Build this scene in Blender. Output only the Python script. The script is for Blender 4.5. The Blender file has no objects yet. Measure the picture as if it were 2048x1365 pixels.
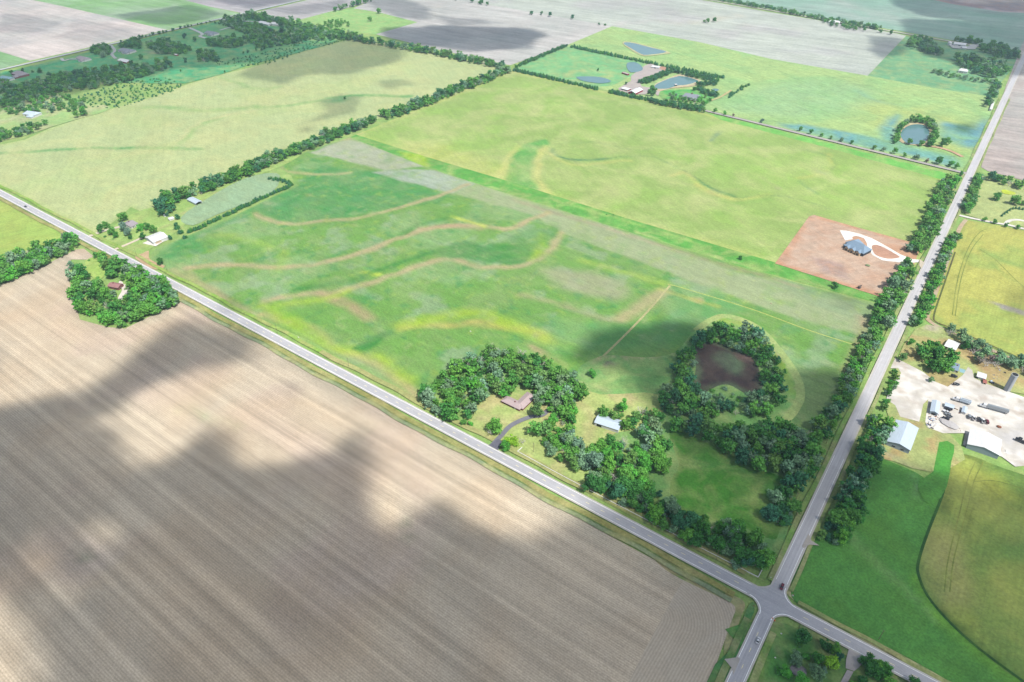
import bpy, bmesh, math, random
import numpy as np
from mathutils import Vector, Matrix
random.seed(7)
R = math.radians
sc = bpy.context.scene
col = sc.collection
# ------------------------------------------------------------------ camera
CX, CY, CZ, PITCH, YAW, ROLL, FPX = 15.44, -298.0, 390.14, .642637, -.62241, .0017154, 1397.86
def cam_axes():
    cy, sy, cp, sp = math.cos(YAW), math.sin(YAW), math.cos(PITCH), math.sin(PITCH)
    f = Vector((sy*cp, cy*cp, -sp)); rt = Vector((cy, -sy, 0)); up = rt.cross(f)
    cr, sr = math.cos(ROLL), math.sin(ROLL)
    return rt*cr+up*sr, up*cr-rt*sr, f
AR, AU, AF = cam_axes()
cd = bpy.data.cameras.new('camera'); cam = bpy.data.objects.new('camera', cd); col.objects.link(cam)
cd.sensor_width = 36; cd.lens = FPX/2048*36; cd.clip_start = 1; cd.clip_end = 40000
m = Matrix((AR, AU, -AF)).transposed().to_4x4(); m.translation = (CX, CY, CZ); cam.matrix_world = m
sc.camera = cam
# ------------------------------------------------------------------ world, sun, exposure
SUN_EL, SUN_AZ = R(58), R(105)          # azimuth clockwise from +Y
w = bpy.data.worlds.new('World'); sc.world = w; w.use_nodes = True
nt = w.node_tree; bg = nt.nodes['Background']
sky = nt.nodes.new('ShaderNodeTexSky'); sky.sky_type = 'NISHITA'; sky.sun_disc = False
sky.sun_elevation = SUN_EL; sky.sun_rotation = SUN_AZ; sky.altitude = 400
# thin bright cloud in the sky makes its light paler than clear blue
hs = nt.nodes.new('ShaderNodeHueSaturation'); hs.inputs['Saturation'].default_value = .6
nt.links.new(sky.outputs[0], hs.inputs['Color']); nt.links.new(hs.outputs[0], bg.inputs[0]); bg.inputs[1].default_value = .125
sd = Vector((math.sin(SUN_AZ)*math.cos(SUN_EL), math.cos(SUN_AZ)*math.cos(SUN_EL), math.sin(SUN_EL)))
ld = bpy.data.lights.new('sun', 'SUN'); ld.energy = 4.9; ld.angle = R(.53); ld.color = (1, .96, .88)
lo = bpy.data.objects.new('sun', ld); col.objects.link(lo); lo.rotation_euler = sd.to_track_quat('Z', 'Y').to_euler()
lo.location = (0, 0, 3000)
sc.view_settings.view_transform = 'Standard'; sc.view_settings.look = 'None'; sc.view_settings.gamma = 1
sc.view_settings.exposure = .58
sc.cycles.max_bounces = 6; sc.cycles.transparent_max_bounces = 12; sc.cycles.volume_bounces = 0
HAZE = 1.05e-4
# ------------------------------------------------------------------ helpers
def G(x, y, z=0.):
    """ground point (or point at height z) seen at photo pixel x, y (2048 px wide)"""
    u, v = (x-1024)/FPX, -(y-682.5)/FPX
    d = AR*u+AU*v+AF; t = (z-CZ)/d.z
    return (CX+d.x*t, CY+d.y*t)
def PJ(X, Y, Z=0.):
    d = Vector((X-CX, Y-CY, Z-CZ)); w_ = d.dot(AF)
    return 1024+FPX*d.dot(AR)/w_, 682.5-FPX*d.dot(AU)/w_
def GP(pts): return np.array([G(*p) for p in pts])
K = .50
def L1(v):
    v /= 255.; return (v/12.92 if v < .04045 else ((v+.055)/1.055)**2.4)
def C(r, g, b, k=None): return tuple(L1(x)*(K if k is None else k) for x in (r, g, b))
def tag(o, label=None, cat=None, group=None, kind=None):
    if label: o['label'] = label
    if cat: o['category'] = cat
    if group: o['group'] = group
    if kind: o['kind'] = kind
    return o
def hash2(i, j, s):
    n = (i*374761393+j*668265263+s*974634777) & 0xffffffff
    n = ((n ^ (n >> 13))*1274126177) & 0xffffffff
    return ((n ^ (n >> 16)) & 0xffff)/65535.
def vn(x, y, sc_, s=0):
    x = x/sc_; y = y/sc_; i = np.floor(x).astype(np.int64); j = np.floor(y).astype(np.int64)
    fx = x-i; fy = y-j; fx = fx*fx*(3-2*fx); fy = fy*fy*(3-2*fy)
    a = hash2(i, j, s); b = hash2(i+1, j, s); c = hash2(i, j+1, s); d = hash2(i+1, j+1, s)
    return (a+(b-a)*fx)*(1-fy)+(c+(d-c)*fx)*fy
def fbm(x, y, sc_, s=0):
    return (vn(x, y, sc_, s)+.5*vn(x, y, sc_/2, s+1)+.25*vn(x, y, sc_/4, s+2))/1.75
def seg_d(P, poly, closed):
    n = len(poly); best = np.full(len(P), 1e9)
    for i in range(n if closed else n-1):
        a = poly[i]; b = poly[(i+1) % n]; ab = b-a; t = np.clip(((P-a)@ab)/max(ab@ab, 1e-9), 0, 1)
        best = np.minimum(best, np.hypot(*(P-a-t[:, None]*ab).T))
    return best
def inside(P, poly):
    n = len(poly); r = np.zeros(len(P), bool)
    for i in range(n):
        a = poly[i]; b = poly[(i+1) % n]
        if a[1] == b[1]: continue
        c = ((a[1] > P[:, 1]) != (b[1] > P[:, 1])) & (P[:, 0] < (b[0]-a[0])*(P[:, 1]-a[1])/(b[1]-a[1])+a[0])
        r ^= c
    return r
def sdist(P, poly):
    d = seg_d(P, poly, True); return np.where(inside(P, poly), d, -d)
def sstep(x): x = np.clip(x, 0, 1); return x*x*(3-2*x)
def smooth(pts, n=5):
    """Catmull-Rom through points"""
    P = [np.array(p, float) for p in pts]; P = [2*P[0]-P[1]]+P+[2*P[-1]-P[-2]]; o = []
    for i in range(1, len(P)-2):
        for k in range(n):
            t = k/n
            o.append(.5*((2*P[i])+(P[i+1]-P[i-1])*t+(2*P[i-1]-5*P[i]+4*P[i+1]-P[i+2])*t*t+(-P[i-1]+3*P[i]-3*P[i+1]+P[i+2])*t**3))
    o.append(P[-2]); return [tuple(p) for p in o]
def smooth_closed(pts, n=4):
    q = [pts[-1]]+list(pts)+[pts[0], pts[1]]; P = [np.array(p, float) for p in q]; o = []
    for i in range(1, len(P)-2):
        for k in range(n):
            t = k/n
            o.append(tuple(.5*((2*P[i])+(P[i+1]-P[i-1])*t+(2*P[i-1]-5*P[i]+4*P[i+1]-P[i+2])*t*t+(-P[i-1]+3*P[i]-3*P[i+1]+P[i+2])*t**3)))
    return o
def ribbon(pts, width, taper=None):
    """outline polygon (world) of a strip along world points"""
    P = [np.array(p, float) for p in pts]; l = []; r = []
    for i, p in enumerate(P):
        d = (P[min(i+1, len(P)-1)]-P[max(i-1, 0)]); d /= np.hypot(*d)+1e-9; n = np.array((-d[1], d[0]))
        wd = width if taper is None else taper[i]
        l.append(p+n*wd/2); r.append(p-n*wd/2)
    return np.array(l+r[::-1])
# ------------------------------------------------------------------ node materials
def newmat(name):
    mt = bpy.data.materials.new(name); mt.use_nodes = True; return mt, mt.node_tree, mt.node_tree.nodes['Principled BSDF']
def nd(nt, t, **k):
    n = nt.nodes.new(t)
    for a, b in k.items(): setattr(n, a, b)
    return n
def mth(nt, op, a, b=None, c=None):
    n = nd(nt, 'ShaderNodeMath', operation=op)
    for i, v in enumerate((a, b, c)):
        if v is None: continue
        if isinstance(v, (int, float)): n.inputs[i].default_value = v
        else: nt.links.new(v, n.inputs[i])
    return n.outputs[0]
def mixc(nt, f, a, b, mode='MIX'):
    n = nd(nt, 'ShaderNodeMix', data_type='RGBA', blend_type=mode)
    for i, v in ((0, f), (6, a), (7, b)):
        if isinstance(v, (int, float)): n.inputs[i].default_value = v
        elif isinstance(v, tuple): n.inputs[i].default_value = (*v, 1)
        else: nt.links.new(v, n.inputs[i])
    return n.outputs[2]
def noise(nt, vec, scale, detail=3, dist=0, rough=.55):
    n = nd(nt, 'ShaderNodeTexNoise'); nt.links.new(vec, n.inputs['Vector']); n.inputs['Scale'].default_value = scale
    n.inputs['Detail'].default_value = detail; n.inputs['Distortion'].default_value = dist; n.inputs['Roughness'].default_value = rough
    return n.outputs['Fac']
def world_pos(nt, sx=1, sy=1, rot=0):
    g = nd(nt, 'ShaderNodeNewGeometry'); mp = nd(nt, 'ShaderNodeMapping', vector_type='TEXTURE')
    nt.links.new(g.outputs['Position'], mp.inputs[0]); mp.inputs['Rotation'].default_value = (0, 0, rot)
    mp.inputs['Scale'].default_value = (sx, sy, 1); return mp.outputs[0]
def ground_mat(name, big=(90, .12), mid=(14, .12), fine=(2.2, .12), streak=None, rows=None, hue=None, swirl=None, rough=.95):
    """albedo = vertex colour x world-space variation. big/mid/fine: (size m, amount); streak: (len, wid, amount, rot)"""
    mt, nt, bs = newmat(name)
    at = nd(nt, 'ShaderNodeAttribute', attribute_name='Col'); c = at.outputs['Color']
    wp = world_pos(nt); f = 1.0
    def add(f, n, amt): # f * (1+amt*(n-.5)*2)
        k = mth(nt, 'MULTIPLY_ADD', n, 2*amt, 1-amt)
        return k if f == 1.0 else mth(nt, 'MULTIPLY', f, k)
    for sz, am in (big, mid, fine):
        if am: f = add(f, noise(nt, wp, 1/sz, 3), am*1.6)
    if streak:
        for st in (streak if isinstance(streak[0], tuple) else (streak,)):
            v = world_pos(nt, st[0], st[1], st[3]); f = add(f, noise(nt, v, 1, 3), st[2]*1.8)
    if swirl:
        v = world_pos(nt, swirl[0], swirl[0]*.55, swirl[2] if len(swirl) > 2 else .3); f = add(f, noise(nt, v, 1, 4, 2.5, .7), swirl[1]*1.7)
    if rows:
        ra = nd(nt, 'ShaderNodeAttribute', attribute_name='rowc'); n = noise(nt, wp, .25, 2)
        ph = mth(nt, 'MULTIPLY_ADD', n, 1.2, mth(nt, 'MULTIPLY', ra.outputs['Fac'], 2*math.pi/rows[0]))
        s = mth(nt, 'MULTIPLY_ADD', mth(nt, 'SINE', ph), .5, .5); f = add(f, s, rows[1])
        if len(rows) > 2:
            n1 = nd(nt, 'ShaderNodeTexNoise', noise_dimensions='1D'); nt.links.new(ra.outputs['Fac'], n1.inputs['W'])
            n1.inputs['Scale'].default_value = 1/rows[2]; n1.inputs['Detail'].default_value = 3; f = add(f, n1.outputs['Fac'], rows[3]*1.8)
    if hue:
        n = noise(nt, wp, 1/hue[0], 4, .6); r = nd(nt, 'ShaderNodeMapRange'); nt.links.new(n, r.inputs[0])
        r.inputs[1].default_value = .42; r.inputs[2].default_value = .66; r.inputs[3].default_value = 0; r.inputs[4].default_value = hue[2]
        c = mixc(nt, r.outputs[0], c, hue[1])
    sm = nd(nt, 'ShaderNodeVectorMath', operation='SCALE'); nt.links.new(c, sm.inputs[0]); nt.links.new(f, sm.inputs['Scale'])
    nt.links.new(sm.outputs[0], bs.inputs['Base Color']); bs.inputs['Roughness'].default_value = rough
    bs.inputs['Specular IOR Level'].default_value = .15
    return mt
def solid(name, c, rough=.7, metal=0, var=.12, size=2., spec=.4, streak=None):
    mt, nt, bs = newmat(name); tc = nd(nt, 'ShaderNodeTexCoord')
    n = noise(nt, tc.outputs['Object'], 1/size, 4); f = mth(nt, 'MULTIPLY_ADD', n, 2.4*var, 1-1.2*var)
    if streak:
        mp = nd(nt, 'ShaderNodeMapping'); nt.links.new(tc.outputs['Object'], mp.inputs[0]); mp.inputs['Scale'].default_value = streak[0]
        n2 = noise(nt, mp.outputs[0], 1, 2); f = mth(nt, 'MULTIPLY', f, mth(nt, 'MULTIPLY_ADD', n2, 2*streak[1], 1-streak[1]))
    sm = nd(nt, 'ShaderNodeVectorMath', operation='SCALE'); sm.inputs[0].default_value = c; nt.links.new(f, sm.inputs['Scale'])
    nt.links.new(sm.outputs[0], bs.inputs['Base Color']); bs.inputs['Roughness'].default_value = rough; bs.inputs['Metallic'].default_value = metal
    bs.inputs['Specular IOR Level'].default_value = spec
    return mt
# ------------------------------------------------------------------ ground sheets
ZL = [0.0]
def clip(poly, ax, v, keep_less):
    o = []; n = len(poly)
    for i in range(n):
        a = poly[i]; b = poly[(i+1) % n]; ia = (a[ax] <= v) if keep_less else (a[ax] >= v); ib = (b[ax] <= v) if keep_less else (b[ax] >= v)
        if ia: o.append(a)
        if ia != ib:
            t = (v-a[ax])/(b[ax]-a[ax]); o.append((a[0]+(b[0]-a[0])*t, a[1]+(b[1]-a[1])*t) if ax else (v, a[1]+(b[1]-a[1])*t))
            if ax: o[-1] = (o[-1][0], v)
    return o
def kd(poly, x0, x1, y0, y1, s, out):
    if len(poly) < 3: return
    nx, ny = x1-x0, y1-y0
    if nx <= 1 and ny <= 1:
        q = [poly[0]]
        for p in poly[1:]:
            if abs(p[0]-q[-1][0])+abs(p[1]-q[-1][1]) > 1e-5: q.append(p)
        if len(q) > 2 and abs(q[0][0]-q[-1][0])+abs(q[0][1]-q[-1][1]) < 1e-5: q.pop()
        if len(q) > 2:
            a = 0
            for i in range(len(q)): a += q[i][0]*q[(i+1) % len(q)][1]-q[(i+1) % len(q)][0]*q[i][1]
            if abs(a) > 1e-3: out.append(q if a > 0 else q[::-1])
        return
    if nx >= ny:
        mx = (x0+x1)//2; kd(clip(poly, 0, mx*s, True), x0, mx, y0, y1, s, out); kd(clip(poly, 0, mx*s, False), mx, x1, y0, y1, s, out)
    else:
        my = (y0+y1)//2; kd(clip(poly, 1, my*s, True), x0, x1, y0, my, s, out); kd(clip(poly, 1, my*s, False), x0, x1, my, y1, s, out)
def sheet(name, poly, color, mat, s=None, feats=(), kind='structure', label=None, cat=None, z=None, rowc=None, world=False, warp=6., alpha_noise=True, group=None):
    """flat ground polygon; poly in photo pixels unless world; feats paint differences of crop or soil, in one spot cloud shade"""
    P = np.array(poly, float) if world else GP(poly)
    if z is None: ZL[0] += .012; z = ZL[0]
    if s is None: s = max(np.ptp(P[:, 0]), np.ptp(P[:, 1]))/6+1
    x0, x1 = math.floor(P[:, 0].min()/s), math.ceil(P[:, 0].max()/s); y0, y1 = math.floor(P[:, 1].min()/s), math.ceil(P[:, 1].max()/s)
    out = []; kd([tuple(p) for p in P], x0, x1, y0, y1, s, out)
    idx = {}; V = []; F = []
    for q in out:
        f = []
        for p in q:
            k = (round(p[0]*50), round(p[1]*50))
            if k not in idx: idx[k] = len(V); V.append(p)
            i = idx[k]
            if not f or f[-1] != i: f.append(i)
        if len(f) > 2 and f[0] == f[-1]: f.pop()
        if len(set(f)) == len(f) > 2: F.append(f)
    me = bpy.data.meshes.new(name); me.from_pydata([(x, y, 0) for x, y in V], [], F); me.update()
    o = bpy.data.objects.new(name, me); col.objects.link(o); o.location.z = z
    A = np.array(V); Cc = np.tile(np.array(color, float), (len(A), 1))
    if feats:
        Wp = A+warp*np.stack([fbm(A[:, 0], A[:, 1], 28, 5)-.5, fbm(A[:, 0], A[:, 1], 28, 9)-.5], 1)*2
        for k, ft in enumerate(feats):
            if ft[0] == 'line':
                _, pts, wd, soft, c, st = ft[:6]; pp = GP(smooth(pts, 4)); a = 1-sstep((seg_d(Wp, pp, False)-wd/2)/soft+.5)
            elif ft[0] == 'poly':
                _, pts, soft, c, st = ft[:5]; a = sstep(sdist(Wp, GP(pts))/soft+.5)
            elif ft[0] == 'spots':
                _, sz, th, c, st = ft[:5]; a = sstep((fbm(A[:, 0], A[:, 1], sz, 40+k*7)-th)/.12)
            elif ft[0] == 'edge':
                _, wd, soft, c, st = ft[:5]; a = 1-sstep((seg_d(Wp, P, True)-wd)/soft+.5)
            if alpha_noise: a = a*np.clip((.25 if ft[0] == 'line' else .3)+1.45*fbm(A[:, 0], A[:, 1], 12, 60+k), 0, 1)
            a = (a*st)[:, None]; Cc = Cc*(1-a)+np.array(c)*a
    ca = me.color_attributes.new('Col', 'FLOAT_COLOR', 'POINT'); ca.data.foreach_set('color', np.c_[Cc, np.ones(len(Cc))].astype(np.float32).ravel())
    ra = me.attributes.new('rowc', 'FLOAT', 'POINT')
    rc = A[:, 1] if rowc is None else (A[:, 0] if rowc == 'x' else rowc(A)); ra.data.foreach_set('value', np.ascontiguousarray(rc, dtype=np.float32))
    me.materials.append(mat); tag(o, label, cat, group, kind); return o
# ------------------------------------------------------------------ fields, roads, water
M_grass = ground_mat('grass', (60, .16), (9, .22), (1.6, .3), hue=(22, C(196, 200, 130), .45), swirl=(4, .12))
M_wheat = ground_mat('wheat', (110, .07), (16, .10), (2.4, .22), streak=((60, 5, .09, -.62), (30, 1.6, .10, 0)), swirl=(5.5, .24), hue=(60, C(212, 212, 150), .5))
M_wheatr = ground_mat('wheat_ripe', (110, .08), (16, .14), (2.2, .22), streak=((60, 6, .10, 1.2), (40, 1.6, .10, 1.57)), swirl=(6, .22), hue=(55, C(190, 192, 104), .5))
M_soil = ground_mat('soil', (140, .06), (20, .07), (1.1, .28), streak=((320, 5, .20, 0), (70, 12, .08, 0), (160, 2.2, .10, 0)), rows=(1.5, .11, 9, .12), hue=(80, C(214, 190, 160), .55))
M_soilh = ground_mat('soil_headland', (60, .05), (12, .06), (1.3, .15), rows=(1.75, .10, 8, .05), hue=(60, C(214, 190, 160), .45))
M_hay = ground_mat('alfalfa', (90, .08), (11, .10), (1.6, .26), streak=((90, 3, .12, 0), (30, 1.6, .10, -.5)), hue=(40, C(168, 180, 128), .3), swirl=(6, .14))
M_far = ground_mat('far_field', (200, .11), (35, .14), (6, .16), streak=((300, 18, .14, 0), (160, 9, .14, .3), (400, 7, .12, 0)), hue=(150, C(190, 196, 190), .5))
M_bean = ground_mat('soybean', (60, .12), (9, .2), (1.4, .34), streak=((60, 4, .12, 1.3),), hue=(30, C(104, 150, 60), .4), swirl=(4, .15))
M_gravel = ground_mat('gravel', (25, .06), (5, .08), (.9, .08), hue=(12, C(214, 206, 190), .5), streak=((18, 2, .05, .4),))
M_road = ground_mat('asphalt', (60, .07), (7, .07), (.8, .1), rough=.85, streak=((80, 1.1, .12, 0),))
M_roadb = ground_mat('chip_seal', (60, .05), (7, .06), (.8, .08), rough=.85, streak=((1.2, 120, .16, 0), (1, 25, .1, 0)))
M_paint = ground_mat('road_paint', (20, .05), (2, .15), (.5, .15))
M_bare = ground_mat('bare_earth', (40, .08), (8, .14), (1.2, .22), streak=((40, 2, .14, .9), (30, 3, .10, -.6)), hue=(18, C(206, 160, 130), .5))
M_mud = ground_mat('mud', (30, .15), (6, .25), (1.2, .4), hue=(14, C(90, 84, 78), .5))
M_wet = ground_mat('wet_meadow', (50, .08), (9, .12), (1.6, .15), hue=(20, C(160, 200, 160), .45))
GRASS = C(150, 188, 104)
sheet('ground', [(-7000, -5000), (5000, -5000), (5000, 9000), (-7000, 9000)], GRASS, M_grass, s=1500, world=True, z=0)
TAN = C(196, 180, 138); PINK = C(200, 164, 136); DG = C(70, 146, 66); YG = C(176, 206, 60); GREY = C(176, 188, 174)
def fields():
    # --- far distance
    sheet('ploughed_field', [(-260, -70), (45, -4), (130, 14), (334, 60), (60, 122), (-140, 60)], C(222, 210, 204), M_far, s=25,
          feats=[('line', [(0, 52), (60, 42), (110, 33), (170, 28), (240, 31)], 5, 12, C(150, 146, 150), .7), ('line', [(0, 97), (50, 82), (110, 70), (160, 62)], 5, 12, C(150, 146, 150), .7), ('spots', 90, .55, C(196, 188, 190), .6)])
    sheet('green_field', [(-140, 60), (60, 122), (0, 138), (-140, 180)], C(138, 184, 120), M_far, s=40)
    sheet('green_field', [(45, -4), (130, 14), (334, 60), (482, 28), (420, 14), (345, -6), (150, -60)], C(146, 192, 124), M_far, s=40)
    sheet('brown_field', [(345, -6), (420, 14), (486, 27), (608, -2), (720, -32), (400, -60)], C(188, 180, 184), M_far, s=50)
    sheet('brown_field', [(512, 25), (612, 1), (700, -22), (737, 4), (667, 24), (599, 40), (560, 42)], C(196, 190, 190), M_far, s=30)
    sheet('pasture', [(560, 42), (599, 40), (667, 22), (707, 17), (757, 25), (835, 45), (752, 69), (682, 62), (632, 55)], C(160, 206, 124), M_grass, s=20)
    sheet('brown_field', [(700, -22), (737, 4), (707, 17), (757, 25), (835, 45), (752, 69), (890, 103), (1020, 131), (1131, 92), (1224, 53), (1024, 18), (862, -8), (790, -24)],
          C(208, 204, 200), M_far, s=25, feats=[('line', [(862, 0), (876, 15), (862, 25), (868, 34), (835, 42)], 5, 8, C(228, 218, 204), .8)])
    sheet('grey_green_field', [(862, -8), (1024, 18), (1224, 53), (1400, 85), (1540, 118), (1735, 152), (1812, 72), (1791, 67), (1536, 24), (1300, -18), (1000, -60)],
          C(202, 208, 196), M_far, s=28, feats=[('line', [(1238, 50), (1280, 42), (1340, 47), (1400, 45)], 14, 20, C(222, 208, 184), .8), ('line', [(1410, 45), (1470, 30), (1475, 45), (1530, 60)], 10, 20, C(222, 208, 184), .6),
                 ('line', [(1560, 73), (1600, 60), (1640, 50)], 10, 15, C(222, 210, 188), .6), ('spots', 120, .55, C(196, 190, 192), .6)])
    sheet('far_green_field', [(1300, -22), (1536, 17), (1791, 61), (2050, 106), (2200, 130), (2200, 20), (1960, 18), (1840, -6), (1700, -60), (1400, -80)],
          C(150, 186, 166), M_far, s=40, feats=[('line', [(1660, -5), (1700, 10), (1760, 30), (1790, 45)], 30, 60, C(190, 196, 186), .7)])
    sheet('quarry_ground', [(1700, -60), (1840, -6), (1900, 8), (1950, 16), (2000, 24), (2200, 34), (2200, -100), (1800, -110)], C(216, 196, 200), M_bare, s=25,
          feats=[('line', [(1850, -4), (1900, 4), (1950, 11)], 25, 20, C(190, 140, 130), .9), ('line', [(1950, 5), (2010, 8), (2060, 4)], 60, 20, C(214, 206, 200), .9), ('spots', 60, .5, C(140, 130, 140), .8)])
    sheet('green_field', [(1735, 152), (1812, 73), (1850, 78), (1910, 88), (2044, 112), (2000, 168), (1996, 196), (1860, 175)], C(120, 180, 130), M_grass, s=25)
    # compound fields
    sheet('light_pasture', [(1131, 92), (1224, 53), (1400, 85), (1540, 118), (1735, 152), (1860, 175), (1995, 196), (1935, 346), (1870, 330), (1640, 275), (1409, 219), (1200, 178), (1024, 138)],
          C(180, 208, 134), ground_mat('pasture_light', (90, .07), (16, .1), (3.5, .24), streak=((60, 5, .16, -.5), (40, 4, .10, .5)), hue=(70, C(150, 200, 130), .6), swirl=(24, .3)), s=9,
          feats=[('poly', smooth_closed([(1440, 215), (1500, 180), (1600, 160), (1700, 165), (1760, 190), (1740, 215), (1640, 235), (1560, 235)]), 60, C(150, 196, 150), .55),
                 ('line', [(1560, 145), (1600, 158), (1650, 157), (1700, 153)], 3, 8, C(110, 160, 110), .6), ('line', [(1712, 183), (1750, 200), (1800, 212)], 8, 14, C(130, 176, 160), .7),
                 ('poly', [(1770, 195), (1980, 250), (1940, 330), (1850, 300), (1740, 250), (1700, 210)], 60, C(196, 206, 120), .5),
                 ('poly', smooth_closed([(1762, 258), (1775, 240), (1800, 230), (1788, 255), (1797, 280), (1830, 295), (1870, 303), (1916, 316), (1916, 334), (1840, 316), (1700, 287), (1600, 262), (1560, 250), (1610, 250), (1690, 264), (1760, 276)], 3), 16, C(112, 172, 176), .95),
                 ('poly', smooth_closed([(1880, 250), (1900, 246), (1940, 254), (1980, 235), (1978, 255), (1962, 292), (1935, 294), (1900, 282), (1880, 272)], 3), 20, C(108, 166, 180), .95), ('poly', smooth_closed([(1915, 250), (1945, 248), (1940, 264), (1918, 262)]), 20, C(90, 140, 90), .8), ('poly', [(1780, 285), (1940, 305), (1945, 340), (1925, 345), (1900, 320), (1850, 300)], 10, C(150, 196, 100), .4)])  # small dark green patch puts a cloud's shade into the grass colour
    sheet('teal_pasture', [(1030, 136), (1131, 93), (1290, 127), (1266, 150), (1225, 172), (1180, 175)], C(130, 196, 132), M_grass, s=12, feats=[('line', [(1132, 152), (1160, 143), (1205, 143), (1225, 155)], 8, 10, C(206, 206, 140), .8)])
    # wheat
    W1 = C(160, 188, 104)
    sheet('wheat_field', [(1018, 141), (1200, 181), (1404, 226), (1640, 284), (1905, 360), (1915, 372), (1880, 430), (1850, 500), (1790, 600), (1760, 598), (1480, 508), (1250, 438), (1030, 368), (858, 318), (712, 270), (870, 205)],
          W1, M_wheat, s=4,
          feats=[('edge', 8, 16, C(200, 208, 120), .6),
                 ('poly', smooth_closed([(1010, 375), (1022, 320), (1050, 290), (1088, 278), (1095, 290), (1068, 315), (1058, 350), (1085, 395), (1050, 385)]), 6, C(110, 178, 88), .98),
                 ('line', [(1088, 300), (1075, 330), (1078, 360), (1110, 398), (1170, 415)], 9, 10, C(216, 212, 130), .75), ('line', [(1000, 350), (1012, 318), (1040, 292)], 8, 10, C(214, 212, 130), .7),
                 ('line', [(1102, 298), (1118, 312), (1150, 320), (1210, 320)], 5, 8, C(70, 134, 96), .95), ('line', [(1090, 292), (1110, 316), (1150, 330), (1260, 322)], 6, 10, C(212, 208, 124), .6),
                 ('line', [(1370, 342), (1395, 362), (1425, 380), (1470, 395)], 5, 5, C(78, 136, 84), .95), ('line', [(1340, 350), (1370, 345), (1400, 375), (1460, 398), (1540, 390)], 7, 10, C(214, 206, 120), .7),
                 ('line', [(1600, 362), (1634, 387)], 5, 5, C(78, 136, 96), .95), ('line', [(1525, 357), (1556, 378)], 7, 5, C(160, 140, 130), .95), ('line', [(1595, 355), (1640, 350), (1665, 335), (1660, 310)], 8, 10, C(214, 204, 112), .7),
                 ('line', [(1420, 283), (1440, 262)], 6, 5, C(90, 140, 110), .85), ('line', [(1655, 347), (1640, 343)], 9, 6, C(84, 136, 110), .9),
                 ('poly', [(820, 330), (800, 280), (900, 290), (1020, 340), (1010, 372)], 40, C(204, 208, 112), .5), ('poly', [(1480, 300), (1700, 320), (1840, 370), (1860, 440), (1640, 420), (1500, 400)], 80, C(170, 204, 104), .5),
                 ('spots', 70, .55, C(160, 200, 96), .45), ('line', [(1200, 235), (1400, 270), (1640, 330), (1850, 400)], 3, 8, C(130, 170, 84), .4), ('line', [(1210, 320), (1290, 312), (1340, 330), (1372, 344)], 3, 4, C(90, 140, 84), .6), ('line', [(1100, 290), (1180, 285), (1260, 300), (1330, 295)], 4, 5, C(110, 160, 84), .45), ('line', [(1470, 395), (1540, 392), (1600, 400), (1660, 420)], 3, 5, C(96, 146, 80), .6), ('line', [(1660, 345), (1670, 325), (1655, 312), (1600, 300)], 4, 5, C(110, 156, 90), .6), ('line', [(1440, 430), (1480, 405), (1540, 400)], 6, 10, C(130, 176, 84), .5), ('line', [(1030, 318), (1000, 340), (985, 360)], 5, 8, C(206, 206, 120), .7)])
    sheet('grass_strip', [(712, 270), (858, 316), (1030, 367), (1250, 436), (1480, 505), (1780, 592), (1776, 612), (1480, 533), (1250, 462), (1030, 394), (862, 340), (700, 276)], C(104, 176, 78), M_grass, s=6,
          feats=[('line', [(800, 300), (860, 336), (1030, 392), (1250, 461), (1480, 531)], 2, 4, C(200, 214, 140), .8), ('line', [(1030, 372), (1250, 442), (1480, 510)], 1.5, 4, C(190, 214, 120), .6), ('poly', [(800, 305), (850, 310), (858, 330), (830, 335)], 12, YG, .8)])
    sheet('grass_strip', [(1415, 226), (1536, 256), (1700, 298), (1925, 355), (1905, 366), (1700, 308), (1536, 265), (1440, 240)], C(124, 200, 92), M_grass, s=10)
    sheet('wheat_field', [(-60, 302), (0, 290), (50, 280), (100, 257), (160, 238), (225, 218), (300, 196), (372, 170), (440, 150), (512, 133), (620, 100), (705, 78), (860, 106), (985, 131), (1004, 143), (930, 172), (850, 202), (765, 236), (640, 272), (520, 318), (400, 372), (318, 402), (300, 432), (262, 415), (196, 470), (150, 448), (0, 374), (-80, 330)],
          C(190, 204, 146), M_wheat, s=6,
          feats=[('edge', 6, 12, C(186, 208, 130), .7), ('line', [(0, 308), (60, 305), (160, 298), (260, 297), (400, 299)], 9, 8, C(104, 170, 96), .95), ('line', [(340, 296), (370, 280), (400, 250), (440, 235)], 12, 14, C(140, 184, 108), .85),
                 ('line', [(350, 292), (385, 258), (420, 238), (512, 222)], 10, 10, C(220, 212, 160), .6), ('line', [(512, 213), (570, 213), (630, 203), (700, 192), (820, 193)], 12, 10, C(104, 172, 96), .95), ('poly', smooth_closed([(640, 198), (680, 193), (700, 200), (660, 207)]), 14, C(120, 182, 116), .8),
                 ('line', [(250, 218), (330, 215), (420, 222), (520, 214)], 14, 18, C(140, 184, 108), .85), ('line', [(430, 150), (470, 165), (520, 180), (560, 175)], 9, 16, C(136, 180, 108), .8),
                 ('line', [(512, 145), (560, 140), (600, 130)], 5, 10, C(176, 200, 130), .6), ('spots', 90, .52, C(188, 206, 138), .5), ('line', [(20, 392), (110, 436), (188, 472)], 4, 4, C(180, 180, 120), .5)])
    sheet('wheat_field', [(-60, 372), (0, 402), (60, 430), (122, 460), (150, 480), (70, 512), (0, 530), (-60, 545)], C(176, 204, 104), M_wheatr, s=6, feats=[('edge', 5, 10, C(150, 196, 90), .6)])
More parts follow.
